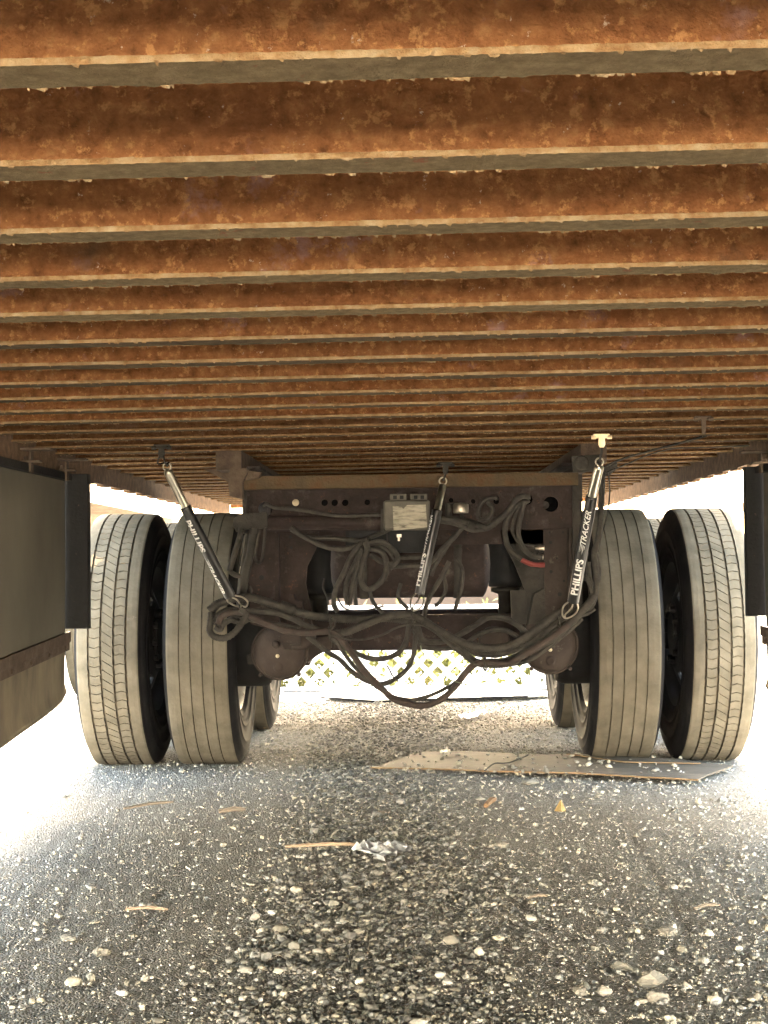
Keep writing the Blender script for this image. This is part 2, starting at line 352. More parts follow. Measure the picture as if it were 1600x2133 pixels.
# ------------------------------------------------------------------ gravel
def ico(sub):
    import bmesh
    bm=bmesh.new(); bmesh.ops.create_icosphere(bm,subdivisions=sub,radius=1)
    v=np.array([q.co[:] for q in bm.verts]); f=np.array([[w.index for w in q.verts] for q in bm.faces]); bm.free(); return v,f
def scatter(name, xs, ys, size, sub, seed, label, sink=.35, light=None):
    rng=np.random.default_rng(seed); v,f=ico(sub); n=len(xs)
    k=len(v)
    shape=1+rng.normal(0,.16,(n,k))
    sc=np.stack([rng.uniform(.75,1.35,n),rng.uniform(.65,1.15,n),rng.uniform(.38,.85,n)],-1)*size[:,None]
    p=v[None]*shape[...,None]*sc[:,None,:]
    a=rng.uniform(0,2*np.pi,n); t=rng.normal(0,.35,n)
    ct,st=np.cos(t)[:,None],np.sin(t)[:,None]
    x,y,z=p[...,0],p[...,1],p[...,2]
    x,z=x*ct+z*st,-x*st+z*ct
    c,s=np.cos(a)[:,None],np.sin(a)[:,None]
    x,y=x*c-y*s,x*s+y*c
    gz=ground_h(xs,ys)
    co=np.stack([x+xs[:,None],y+ys[:,None],z+(gz+sc[:,2]*(1-2*sink*rng.uniform(.3,1,n)))[:,None]],-1)
    me=bpy.data.meshes.new(name); me.vertices.add(n*k); me.vertices.foreach_set('co',co.astype(np.float32).ravel())
    F=(f[None]+(np.arange(n)*k)[:,None,None]).reshape(-1,3).astype(np.int32); nf=len(F)
    me.loops.add(nf*3); me.loops.foreach_set('vertex_index',F.ravel()); me.polygons.add(nf); me.polygons.foreach_set('loop_start',np.arange(0,nf*3,3,dtype=np.int32))
    me.polygons.foreach_set('use_smooth',np.ones(nf,dtype=bool)); me.update(calc_edges=True)
    g=rng.beta(1.0,2.1,n)
    val=.09+.50*g+.14*(1-np.exp(-((xs+.12+.05*np.sin(ys*1.3))/.34)**4)) if light is None else light[0]+(light[1]-light[0])*g
    warm=rng.uniform(0,1,n)
    col=np.stack([val*(1+.06*warm),val*(.97+.0*warm),val*(.92-.16*warm),np.ones(n)],-1)
    ca=me.color_attributes.new('stone_colour','FLOAT_COLOR','POINT'); ca.data.foreach_set('color',np.repeat(col,k,axis=0).astype(np.float32).ravel())
    me.materials.append(M['pebble']); o=link(name,me); tag(o,label,'gravel',kind='stuff'); return o
def dens(x,y):
    strip=np.exp(-((x+.12+.05*np.sin(y*1.3))/.30)**4)
    right=.42*np.clip((x-.1)/.3,0,1)*np.clip((1.35-x)/.35,0,1)
    patch=np.clip((fbm2(x,y,2.4,4,9)-.42)*5,0,1)
    far=np.clip((y-5.6)/1.2,0,1)*np.exp(-(x/1.1)**4)
    return np.clip(.30+ .95*strip*(.45+.55*patch)+right*(.35+.65*patch)+.75*far,0,1)
def sample(n, seed, power, y0=2.3, y1=10.2, bias=1.6):
    rng=np.random.default_rng(seed); out=[]
    got=0
    while got<n:
        m=n*4; u=rng.uniform(0,1,m); y=y0*(y1/y0)**(u**(1/1.0)) ; x=(rng.uniform(-1,1,m))*y*.30+.02*y
        w=dens(x,y)**power*np.clip((y/4.0)**(2-bias),.35,2.0)/1.6
        ok=(rng.uniform(0,1,m)<w)&(np.abs(x)<2.4)
        out.append(np.stack([x[ok],y[ok]],-1)); got+=ok.sum()
    return np.concatenate(out)[:n]
s1=sample(90000,1,1.0); d1=RNG.lognormal(math.log(.0026),.42,len(s1))*(.75+.10*s1[:,1])
st1=np.exp(-((s1[:,0]+.12+.05*np.sin(s1[:,1]*1.3))/.30)**4)
d1=d1*(.72+.45*st1)
scatter('gravel',s1[:,0],s1[:,1],np.clip(d1,.0010,.008),1,3,'fine mixed grey gravel scattered over the yard')
s2=sample(5600,2,2.2); d2=RNG.lognormal(math.log(.0058),.35,len(s2))
scatter('gravel',s2[:,0],s2[:,1],np.clip(d2,.003,.016),2,4,'rounded loose pebbles thickest along the middle strip of the yard')
s3=sample(900,5,.3); d3=RNG.lognormal(math.log(.0038),.5,len(s3))
scatter('gravel',s3[:,0],s3[:,1],np.clip(d3,.002,.013),2,6,'pale dusty stones dotted over the packed dirt',light=(.22,.55))
def rock(px,py,r,label,seed,flat=.6):
    rng=np.random.default_rng(seed); v,f=ico(2); g=G(px,py)
    nz=np.array([1+.22*math.sin(3*a[0]+seed)+.18*math.cos(4*a[1]+seed*2)+.12*math.sin(5*a[2]+seed*.7) for a in v])
    p=v*nz[:,None]*np.array([1.15,.8,flat])*r; a=rng.uniform(0,6); c,s=math.cos(a),math.sin(a)
    b=MB(); b.add([(q[0]*c-q[1]*s,q[0]*s+q[1]*c,q[2]) for q in p],[tuple(q) for q in f],0,False)
    o=b.build('stone',M['stone']); h=float(ground_h(np.array([g.x]),np.array([g.y]))[0]); o.location=(g.x,g.y,h+r*flat*.55)
    tag(o,label,'stone','larger pale stones lying on the dirt')
for a in [(318,1896,.015,'pale angular stone lying beside the short dead stick in the near left dirt',1),
          (212,1992,.018,'rounded pale stone alone in the packed dirt at near left',2),
          (1362,2052,.026,'largest pale lumpy stone in the near right of the yard',3),
          (1300,2020,.018,'rough pale stone just left of the largest lumpy stone',4),
          (1208,2072,.016,'pale pitted stone nearest the bottom middle right of the yard',5),
          (1372,2086,.017,'small clean white stone just in front of the largest lumpy stone',6),
          (1392,1948,.020,'flat pale stone standing alone on smooth dirt at right',7),
          (1045,1768,.020,'smooth oval stone in the middle of the yard right of the foil',8),
          (1030,1586,.018,'squarish pale stone resting at the far edge of the plywood sheet',9),
          (145,1962,.015,'small pale pebble left of the rounded stone on packed dirt',10),
          (1105,1635,.026,'rounded pale stone just in front of the plywood sheet',11)]: rock(*a)

# ------------------------------------------------------------------ trailer deck
TR=empty('flatbed_trailer','long flatbed trailer underside with closely spaced rusty cross beams and side skirts','trailer',loc=(0,0,0))
WB=1.27
def beam_mesh(seed, nseg, flake, far=False):
    rng=np.random.default_rng(seed)
    prof=[(0,.104),(-.0,.100),(-.024,.098),(-.0255,.094),(-.0255,.014),(-.024,.0085),(0,.0062),(0,0),(-.054,0),(-.054,.0062),(-.0325,.0085),(-.0305,.014),(-.0305,.092),(-.032,.097),(-.054,.100),(-.054,.104)]
    # mirrored so that index 7,8 is the underside; the camera side is y=-.054
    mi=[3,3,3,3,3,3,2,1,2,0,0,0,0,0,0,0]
    n=len(prof); xs=np.linspace(-WB,WB,nseg+1); b=MB(); vs=[]
    j=rng.normal(0,1,(nseg+1,2)); sm=np.convolve(rng.normal(0,1,nseg+9),np.ones(5)/5,'same')[4:-4]
    for i,x in enumerate(xs):
        fb=max(0,sm[i]*1.8-.3)*flake+abs(j[i,0])*.0004
        ff=j[i,1]*.0003
        for k,(y,z) in enumerate(prof):
            if k==7: y+=fb; z-=fb*.35
            if k==6: y+=fb*.5
            if k==8: y-=ff; z-=ff
            if k==9: z+=ff
            if 10<=k<=12 or 3<=k<=5: y+=.0012*math.sin(x*5+seed)+.0006*math.sin(x*17+seed*2)
            vs.append((x,y,z))
    fs=[];ms=[]
    for i in range(nseg):
        for k in range(n):
            k2=(k+1)%n; fs.append((i*n+k,i*n+k2,(i+1)*n+k2,(i+1)*n+k)); ms.append(mi[k])
    b.v=vs; b.f=fs; b.m=ms; b.s=[True if m==0 else False for m in ms]
    # caps
    b.f.append(tuple(range(n))); b.m.append(0); b.s.append(False); b.f.append(tuple(range(nseg*n+n-1,nseg*n-1,-1))); b.m.append(0); b.s.append(False)
    me=b.mesh('cross_beam',([M['rust2'],M['under2'],M['scale2'],M['backdark']] if far==1 else [M['rust'],M['under2'],M['scale3'],M['backdark']] if far==2 else [M['rust'],M['under'],M['scale'],M['backdark']]))  # farther beams take the dimmed copies
    # loose flakes of scale hanging along the two bottom edges
    return me
def add_flakes(seed,n):
    rng=np.random.default_rng(seed); b=MB()
    for _ in range(n):
        x=rng.uniform(-WB,WB); L=rng.uniform(.0015,.010); w=rng.uniform(.0006,.0018); e=rng.choice([0.0008,-.0545],p=[.75,.25]); z=rng.uniform(-.0012,.0008)
        b.add([(x,e-w,z),(x+L,e-w*.6,z-.0003),(x+L*.8,e+w,z-.001-rng.uniform(0,.002)),(x+L*.2,e+w*.8,z-.0012),(x,e-w,z+.001),(x+L,e-w*.6,z+.0007),(x+L*.8,e+w,z),(x+L*.2,e+w*.8,z-.0002)],
              [(0,1,2,3),(4,7,6,5),(0,4,5,1),(1,5,6,2),(2,6,7,3),(3,7,4,0)])
    return b.mesh('rust_flakes',[M['scale3']])
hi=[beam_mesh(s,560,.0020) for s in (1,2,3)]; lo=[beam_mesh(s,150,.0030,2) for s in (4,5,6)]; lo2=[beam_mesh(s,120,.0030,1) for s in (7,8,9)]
flk=[add_flakes(s,240) for s in (21,22,23)]
tilt=math.atan(.0091)
_b=MB(); _b.box((-.0165,-.11,-.074),(.0165,.03,-.0665),0,.003); EPL=_b.mesh('end_plate',[M['railrust']])
NB=range(-13,32)
for n in NB:
    Y=(BEAM0+n)*PITCHB
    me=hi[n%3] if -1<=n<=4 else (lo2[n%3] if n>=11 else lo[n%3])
    o=link('cross_beam',me,TR,(0,Y,deckz(0,Y))); o.rotation_euler=(random.uniform(-.012,.012),-tilt,random.uniform(-.0012,.0012))
    for s_ in (-1,1):
        e_=link('end_plate',EPL,o,(s_*1.289,0,0))
    if -1<=n<=16:
        f=link('rust_flakes',flk[n%3],o); f['kind']='stuff'
Y0,Y1=(BEAM0-13)*PITCHB-.1,(BEAM0+31)*PITCHB+.06
def slab(name,x0,x1,y0,y1,za,zb,m,parent,bev=0):
    """box following the slope of the deck; za, zb above the underside of the beams"""
    vs=[]
    for z in (za,zb):
        for (x,y) in ((x0,y0),(x1,y0),(x1,y1),(x0,y1)): vs.append((x,y,deckz(x,y)+z))
    b=MB(); b.add(vs,[(0,3,2,1),(4,5,6,7),(0,1,5,4),(1,2,6,5),(2,3,7,6),(3,0,4,7)]); return b.build(name,m,parent)
# deck planks running lengthwise on the beams
px_=-1.30
w=(2.6)/12
for k in range(12):
    x0=-1.27+k*(2.54/12); slab('deck_plank',x0-.0015*(k>0),x0+2.54/12,Y0,Y1,.1045+.002*(k%2),.135+.003*(k%2),M['deckunder'],TR)
for s in (-1,1):
    xa,xb=sorted((s*1.272,s*1.305)); o=slab('side_rail',xa,xb,Y0,Y1,-.066,.14,M['railrust'],TR)
    for k in range(0,22):
        yy=.9+k*.6
        if yy>Y1: break
slab('rear_sill',-1.27,1.27,Y1+.003,Y1+.08,-.02,.14,M['rust'],TR)

# --- side skirts (left and right)
def skirt(s):
    Xp=1.275 if s<0 else 1.286; Xin=1.19 if s<0 else 1.222
    y0,y1=-2.6,5.63
    zt=lambda y: CAMZ+.335+.0054*(y-4.7)
    zb=lambda y: CAMZ-.30+.040*(y-4.74)/.86
    b=MB(); vs=[];nn=28
    for i in range(nn+1):
        y=y0+(y1-y0)*i/nn; bow=.004*math.sin(i*1.1)
        for (x,z) in ((Xp,zt(y)),(Xp+bow,(zt(y)+zb(y))/2),(Xp,zb(y)),(Xp+.004,zb(y)),(Xp+bow+.004,(zt(y)+zb(y))/2),(Xp+.004,zt(y))): vs.append((s*x,y,z))
    fs=[(i*6+k,i*6+(k+1)%6,(i+1)*6+(k+1)%6,(i+1)*6+k) for i in range(nn) for k in range(6)]+[tuple(range(6)),tuple(range(nn*6,nn*6+6))]
    b.add(vs,fs); pn=b.build('side_skirt',M['panel'],TR); pn['label']='grey brown sheet metal skirt hung along the deck edge'
    # top angle, carried by brackets
    b=MB(); b.poly([(s*(Xp-.028),y0,zt(y0)-.014),(s*(Xp-.0005),y0,zt(y0)-.014),(s*(Xp-.0005),y0,zt(y0)+.012),(s*(Xp-.028),y0,zt(y0)+.012)],(0,y1-y0,.0054*(y1-y0)))
    b.build('top_angle',M['post'],pn)
    for yb in (1.2,2.2,3.1,4.05,4.98,5.5):
        c=zt(yb); b=MB()
        b.box((min(s*(Xp-.01),s*(Xp-.07)),yb-.02,c+.013),(max(s*(Xp-.01),s*(Xp-.07)),yb+.02,c+.021),0,.002)
        b.box((min(s*(Xp-.034),s*(Xp-.042)),yb-.018,c-.02),(max(s*(Xp-.034),s*(Xp-.042)),yb+.018,c+.05),0,.002)
        b.box((min(s*(Xp-.01),s*(Xp-.11)),yb-.03,c+.052),(max(s*(Xp-.01),s*(Xp-.11)),yb+.03,c+.060),0,.002)
        b.cyl((s*(Xp-.022),yb,c+.008),(s*(Xp-.022),yb,c+.034),.009,seg=6,smooth=False)
        b.build('bracket',M['strip'],pn)
    # end post: an upright angle facing forward
    b=MB(); x0,x1=sorted((s*Xin,s*(Xp+.004)))
    zb_=(P(175,1310,5.62).z if s<0 else P(1555,1284,5.62).z); ztop=CAMZ+.352
    b.box((x0,5.635,zb_),(x1,5.645,ztop),0,.002); b.box((x0 if s<0 else x0,5.645,zb_),((x0+.006),5.68,ztop)) if s>0 else b.box((x1-.006,5.645,zb_),(x1,5.68,ztop))
    o=b.build('end_post',M['post'],pn)
    # batten clamping the rubber to the sheet
    b=MB(); b.poly([(s*(Xp-.001),y0,zb(y0)-.010),(s*(Xp-.012),y0,zb(y0)-.010),(s*(Xp-.012),y0,zb(y0)+.028),(s*(Xp-.001),y0,zb(y0)+.028)],(0,5.68-y0,zb(5.68)-zb(y0)))
    b.poly([(s*(Xp-.0),y0,zb(y0)-.040),(s*(Xp-.006),y0,zb(y0)-.040),(s*(Xp-.006),y0,zb(y0)-.013),(s*(Xp-.0),y0,zb(y0)-.013)],(0,5.68-y0,zb(5.68)-zb(y0)))
    bt=b.build('batten',M['strip'],pn)
    for k in range(17):
        y=1.6+k*.25; z=zb(y)-.026; b=MB(); b.lathe([(0,.009),(.004,.007),(.006,.0)],'X',(0,0,0),10)
        r=b.build('rivet',M['strip'],pn); r.location=(s*(Xp-.0065),y,z); r.scale=(-s,1,1)
    # rubber flap, slightly wavy with curled lower edge
    b=MB(); ny,nz=90,14; vs=[]
    for i in range(ny+1):
        y=y0+(5.64-y0)*i/ny; u=i/ny
        top=zb(y)-.01; bot=CAMZ-.545+.085*max(0,(y-4.7))**1.25
        if y>5.5: bot+=.9*(y-5.5)**2
        for k in range(nz+1):
            t=k/nz; x=Xp+.002+.003*math.sin(y*9+1)*t*t - .03*max(0,t-.8)**1.3*3
            vs.append((s*x,y,top+(bot-top)*t))
    n1=len(vs); vs+= [(v[0]+s*.006,v[1],v[2]) for v in vs]; fs=[]
    for i in range(ny):
        for k in range(nz):
            a=i*(nz+1)+k; q=(a,a+1,a+nz+2,a+nz+1); fs.append(q); fs.append(tuple(n1+j for j in q[::-1]))
    for i in range(ny): a=i*(nz+1)+nz; fs.append((a,a+nz+1,n1+a+nz+1,n1+a)); 
    for k in range(nz): a=ny*(nz+1)+k; fs.append((a,a+1,n1+a+1,n1+a))
    b.add(vs,fs,0,True); b.build('rubber_flap',M['rubber'],pn)
skirt(-1); skirt(1)

# ------------------------------------------------------------------ sliding bogie
BG=empty('wheel_bogie','sliding tandem bogie with red brown frame, air tank, axles and dusty dual wheels','bogie',loc=(0,6.5,0))
def part(b,name,m,parent=BG,label=None):
    o=b.build(name,m,parent)
    if parent is BG: o.location=(0,-6.5,0)
    if label: o['label']=label
    return o
def rect_pts(px0,py0,px1,py1,Y): return [P(px0,py0,Y),P(px1,py0,Y),P(px1,py1,Y),P(px0,py1,Y)]
# front channel with round holes: web drawn as an outline with holes bridged by a grid
def plate_holes(name, quad, holes, Y, th, m, parent):
    """plate on plane Y with true round openings"""
    import bmesh
    bm=bmesh.new(); edges=[]
    def loop(pts):
        vs=[bm.verts.new(p) for p in pts]; return [bm.edges.new((vs[i],vs[(i+1)%len(vs)])) for i in range(len(vs))]
    E=loop(quad)
    for (hx,hy,hr) in holes:
        c=P(hx,hy,Y); r=hr/FPX*Y; E+=loop([c+Vector((r*math.cos(a),0,r*math.sin(a))) for a in [2*math.pi*k/20 for k in range(20)]])
    bmesh.ops.triangle_fill(bm,use_beauty=True,use_dissolve=False,edges=E)
    r=bmesh.ops.extrude_face_region(bm,geom=bm.faces[:]); vv=[g for g in r['geom'] if isinstance(g,bmesh.types.BMVert)]
    bmesh.ops.translate(bm,verts=vv,vec=(0,th,0)); bmesh.ops.recalc_face_normals(bm,faces=bm.faces)
    me=bpy.data.meshes.new(name); bm.to_mesh(me); bm.free(); me.materials.append(m); o=link(name,me,parent)
    if parent is BG: o.location=(0,-6.5,0)
    return o
web=plate_holes('front_channel',[P(508,1004,5.58),P(1205,994,5.58),P(1205,1100,5.58),P(508,1108,5.58)],
    [(676,1047,7),(697,1047,7),(719,1047,7),(765,1046,6),(553,1060,15),(1148,1050,16),(1099,1040,11),(940,1042,5),(1034,1044,6),(986,1044,5),(840,1050,5)],5.58,.012,M['frame'],BG)
web['label']='red brown channel across the front of the bogie with a row of round holes'
b=MB(); b.poly([P(508,992,5.53),P(1205,984,5.53),P(1205,1010,5.53),P(508,1020,5.53)],(0,.05,0)); part(b,'top_flange',M['flangeband'],web).location=(0,0,0)
b=MB(); p=P(616,1047,5.58); b.lathe([(-.010,0),(-.009,.008),(-.004,.0125),(0.001,.0125)],'Y',p,18); part(b,'plug',M['cream'],web)
b=MB(); b.cyl(P(1136,1052,5.595),P(1134,1052,5.655),.014,seg=20); part(b,'inner_pipe',M['dust'],web)
b=MB(); a_=P(560,1020,5.60); c_=P(1190,1098,5.60); b.box((a_.x,5.66,c_.z),(c_.x,5.67,a_.z)); part(b,'hole_shade_plate',M['pitch'])  # added black sheet behind the web, paints the shade seen through its holes
# lower round-cornered tube on the left half
b=MB(); b.tube([P(556,1090,5.55),P(800,1088,5.55)],.026,20); part(b,'cross_tube',M['frame'])
# rear channels that close the view upward
for Y in (6.75,7.35,8.05):
    b=MB(); b.box((-.62,Y,CAMZ+.20),(.62,Y+.012,CAMZ+.36)); b.box((-.62,Y-.05,CAMZ+.352),(.62,Y,CAMZ+.36)); b.box((-.62,Y-.05,CAMZ+.20),(.62,Y,CAMZ+.208)); part(b,'rear_channel',M['frame'])
# side frame rails and the uprights seen end-on
for s,xa,xb in ((-1,505,514),(1,1193,1213)):
    b=MB(); b.poly([P(xa,1000 if s<0 else 988,5.57),P(xb,1000 if s<0 else 988,5.57),P(xb,1290,5.57) if s>0 else P(xb,1110,5.57),P(xa,1290,5.57) if s>0 else P(xa,1110,5.57)],(0,.03,0)); part(b,'upright',M['dust'])
    b=MB(); x=s*.60; b.box((x-.005,5.6,CAMZ+.18),(x+.005,8.5,CAMZ+.36)); b.box((x-.05 if s>0 else x,5.6,CAMZ+.36),(x if s>0 else x+.05,8.5,CAMZ+.37)); b.box((x-.05 if s>0 else x,5.6,CAMZ+.17),(x if s>0 else x+.05,8.5,CAMZ+.18)); part(b,'frame_rail',M['frame'])
# slide rails of the trailer that the bogie runs on
for s in (-1,1):
    x0,x1=sorted((s*.60,s*.69)); slab('slide_rail',x0,x1,5.42,9.2,-.07,-.003,M['strip'],TR)
# left end of slide rail: folded end bracket
b=MB(); b.poly([P(480,978,5.38),P(512,975,5.38),P(515,986,5.38),P(505,1005,5.38),P(505,1040,5.38),P(478,1033,5.38),P(474,990,5.38)],(0,.04,0)); o=b.build('rail_stop',M['strip'],TR)
b=MB(); b.poly([P(424,978,5.6),P(478,976,5.6),P(478,1005,5.6)],(0,.012,0)); b.build('gusset',M['strip'],TR)
b=MB(); b.poly([P(505,978,5.40),P(545,984,5.40),P(540,995,5.40),P(512,1000,5.40)],(0,.03,0)); b.build('rail_stop',M['strip'],TR)
b=MB(); b.poly([P(1192,950,5.36),P(1252,946,5.36),P(1252,980,5.36),P(1194,984,5.36)],(0,.02,0)); c=P(1212,964,5.355); b.lathe([(-.006,0),(-.006,.018),(-.002,.022),(0,.026),(.004,.026)],'Y',c,20)
b.poly([P(1252,978,5.38),P(1285,962,5.38),P(1287,975,5.38),P(1270,990,5.38),P(1252,996,5.38)],(0,.02,0)); b.build('rail_bracket',M['dust'],TR)

# hangers
L=[(512,1108),(664,1104),(664,1128),(655,1150),(640,1180),(637,1215),(648,1270),(650,1310),(560,1310),(522,1300)]
b=MB(); b.poly([P(x,y,5.75) for x,y in L],(0,.012,0)); 
b.poly([P(572,1106,5.70),P(580,1106,5.70),P(582,1306,5.70),P(574,1306,5.70)],(0,.05,0)); b.poly([P(582,1104,5.735),P(664,1102,5.735),P(664,1110,5.735),P(582,1112,5.735)],(0,.015,0))
b.poly([P(600,1240,5.70),P(612,1238,5.70),P(616,1250,5.70),P(630,1252,5.70),P(632,1300,5.70),P(600,1300,5.70)],(0,.05,0))
hl=part(b,'hanger',M['frame'],label='left red brown hanger plate with a folded edge')
for (x,y,r) in ((605,1118,3.5),(607,1141,3),(545,1203,5)):
    b=MB(); b.lathe([(-.002,0),(-.002,r/FPX*5.75)],'Y',P(x,y,5.748),14); part(b,'bolt_hole',M['black'],hl)
Rr=[(1132,1104),(1196,1100),(1196,1296),(1136,1298)]
b=MB(); b.poly([P(x,y,5.72) for x,y in Rr],(0,.012,0)); b.poly([P(1185,1102,5.68),P(1189,1102,5.68),P(1189,1280,5.68),P(1185,1280,5.68)],(0,.04,0)); hr=part(b,'hanger',M['drum'],label='right brick red hanger plate with small bolt holes')
for (x,y,r) in ((1145,1109,2.2),(1173,1109,2.5),(1147,1130,3.5),(1148,1191,3.5),(1175,1210,2.5),(1166,1238,4.2),(1160,1163,2)):
    b=MB(); b.lathe([(-.0015,0),(-.0015,r/FPX*5.72)],'Y',P(x,y,5.719),14); part(b,'bolt_hole',M['black'],hr)
b=MB(); b.poly([P(x,y,5.80) for x,y in ((1040,1104),(1134,1104),(1134,1300),(1098,1300),(1098,1240),(1084,1205),(1070,1170),(1048,1130))],(0,.012,0)); part(b,'hanger_web',M['dust'])
b=MB(); b.poly([P(x,y,5.70) for x,y in ((1112,1238),(1134,1226),(1137,1290),(1100,1302))],(0,.04,0)); part(b,'pivot_bracket',M['dust'])
b=MB(); b.poly([P(x,y,5.85) for x,y in ((1064,1230),(1100,1228),(1102,1300),(1066,1300))],(0,.02,0)); part(b,'pivot_bracket',M['dust'])
# pivot bushes below hangers
for (x,y) in ((625,1322),(1030,1338),(1120,1310)):
    b=MB(); c=P(x,y,5.95); b.lathe([(-.03,0),(-.03,.05),(-.02,.06),(.06,.06)],'Y',c,24); part(b,'pivot_bush',M['drum'])
# trailing arms to the axles
for s in (-1,1):
    b=MB(); b.poly([(s*.50,5.85,.60),(s*.50,6.9,.58),(s*.50,6.9,.43),(s*.50,6.4,.40),(s*.50,5.85,.52)],(-s*.07,0,0)); part(b,'trailing_arm',M['drum'])
    b=MB(); b.poly([(s*.50,7.1,.60),(s*.50,8.2,.58),(s*.50,8.2,.43),(s*.50,7.8,.42),(s*.50,7.1,.52)],(-s*.07,0,0)); part(b,'trailing_arm',M['drum'])
b=MB(); b.box((-.60,5.80,P(860,1135,5.8).z),(.60,5.81,CAMZ+.17)); part(b,'rear_plate',M['frame'])
# air springs on pedestals
for (x,Y,top,bot,r) in ((668,6.55,1110,1236,34),(1052,6.55,1105,1222,34)):
    c=P(x,(top+bot)/2,Y); zt,zb=P(x,top,Y).z,P(x,bot,Y).z; rr=r/FPX*Y; b=MB()
    pr=[(zb,0)]
    for k in range(9):
        t=k/8; pr.append((zb+(zt-zb)*t, rr*(1+.10*math.sin(t*math.pi*3)**2)))
    pr.append((zt,0)); b.lathe(pr,'Z',(c.x,c.y,0),28); part(b,'air_spring',M['black'])
    b=MB(); z2=P(x,1290,Y).z; b.lathe([(zb,0),(zb-.002,rr*.9),(zb-.02,rr*.9),(zb-.03,rr*.45),(z2,rr*.45),(z2,0)],'Z',(c.x,c.y,0),24); part(b,'spring_pedestal',M['dust'])
# shocks / brackets glimpsed through the gap
for xx in (640,1078):
    b=MB(); b.cyl(P(xx,1130,6.7),P(xx+8,1300,6.7),.035,seg=14); part(b,'shock_absorber',M['dust'])
# air tank
cz=P(860,1176,5.95).z; b=MB(); xl,xr=P(704,1176,5.95).x,P(1006,1176,5.95).x; R=.128
pr=[(xl-.03,0),(xl-.025,R*.5),(xl-.012,R*.85),(xl,R)]+[(xl+(xr-xl)*k/6,R) for k in range(1,7)]+[(xr+.012,R*.85),(xr+.025,R*.5),(xr+.03,0)]
b.lathe(pr,'X',(0,5.97,cz),40); part(b,'air_tank',M['frame'],label='dark red brown air tank slung across the frame')
b=MB(); 
for xk in (xl+.10,xr-.10):
    b=MB(); b.lathe([(xk-.015,R+.001),(xk-.015,R+.004),(xk+.015,R+.004),(xk+.015,R+.001)],'X',(0,5.97,cz),40); part(b,'tank_strap',M['dust'])
# control-valve clutter in front of the tank
b=MB(); b.poly([P(720,1106,5.72),P(806,1104,5.72),P(806,1132,5.72),P(720,1136,5.72)],(0,.05,0)); b.poly([P(806,1104,5.7),P(905,1102,5.7),P(905,1150,5.7),P(812,1152,5.7)],(0,.06,0))
part(b,'valve_block',M['black'])
# axles
def axle(Y):
    zc=.525; b=MB(); b.lathe([(-.95,0),(-.95,.05),(-.74,.05),(-.70,.066),(.70,.066),(.74,.05),(.95,.05),(.95,0)],'X',(0,Y,zc),32); part(b,'axle',M['frame'],label='rusty red brown axle tube')
    for s in (-1,1):
        b=MB(); b.lathe([(.60,.10),(.60,.205),(.63,.214),(.78,.214),(.80,.16),(.86,.14)],'X',(0,Y,zc),40); o=part(b,'brake_drum',M['black'])
        if s<0: o.scale=(-1,1,1)
        b=MB(); b.lathe([(.594,.07),(.594,.20),(.598,.20)],'X',(0,Y,zc),36); o=part(b,'dust_shield',M['dust'])
        if s<0: o.scale=(-1,1,1)
axle(6.47); axle(7.79)
# equaliser box between the arms, visible above the front axle
b=MB(); b.poly([P(650,1283,6.2),P(1100,1278,6.2),P(1100,1352,6.2),P(640,1356,6.2)],(0,.05,0)); part(b,'cross_beam_tube',M['frame'])
# brake chambers, facing forward
def chamber(px,py,rp,Y,front=True):
    c=P(px,py,Y); r=rp/FPX*Y; b=MB()
    b.lathe([(-.035,0),(-.034,r*.35),(-.028,r*.72),(-.016,r*.90),(.012,r*.95),(.05,r*.95),(.055,r*.98),(.10,r*.9),(.15,r*.75),(.16,0)],'Y',(0,0,0),48)
    o=part(b,'brake_chamber',M['drum']); o.location=(c.x,c.y-6.5,c.z)
    b=MB(); b.lathe([(.012,r*.93),(.008,r*.985),(.012,r*1.03),(.030,r*1.03),(.034,r*.985),(.030,r*.93)],'Y',(0,0,0),48)
    for a in (math.radians(-50),math.radians(-130)):
        q=Vector((math.cos(a)*r*1.08,.021,math.sin(a)*r*1.08)); b.cyl(q-Vector((0,.03,0)),q+Vector((0,.03,0)),.007,seg=8)
    part(b,'clamp_ring',M['drum'],o)
    b=MB(); b.lathe([(-.048,0),(-.048,.010),(-.043,.012),(-.034,.016)],'Y',(-r*.08,0,r*.30),14); b.tube([Vector((-r*.08+.017*math.cos(t),-.036,r*.30+.017*math.sin(t))) for t in [k*.7 for k in range(8)]],.0025,6); part(b,'vent_boss',M['drum'],o)
    b=MB(); b.lathe([(-.040,0),(-.039,.006),(-.034,.008)],'Y',(-r*.04,0,-r*.13),14); part(b,'cap',M['cream'],o)
    b=MB(); b.lathe([(-.037,0.010),(-.037,.018),(-.032,.020)],'Y',(-r*.02,0,-r*.52),18); part(b,'port',M['drum'],o)
    return o
chamber(582,1358,58,6.02); chamber(1147,1345,58,6.02)
for s in (-1,1):
    c=chamber(582 if s<0 else 1147,1352,57,6.02); c.location=(s*.515,.82,.50)
# slack adjusters & brackets beside the front chambers
b=MB(); b.poly([P(513,1366,6.1),P(530,1360,6.1),P(530,1384,6.1),P(516,1384,6.1)],(0,.06,0)); part(b,'chamber_bracket',M['dust'])
b=MB(); b.poly([P(635,1330,6.1),P(690,1325,6.1),P(690,1350,6.1),P(660,1366,6.1),P(640,1382,6.1)],(0,.05,0)); part(b,'chamber_bracket',M['drum'])

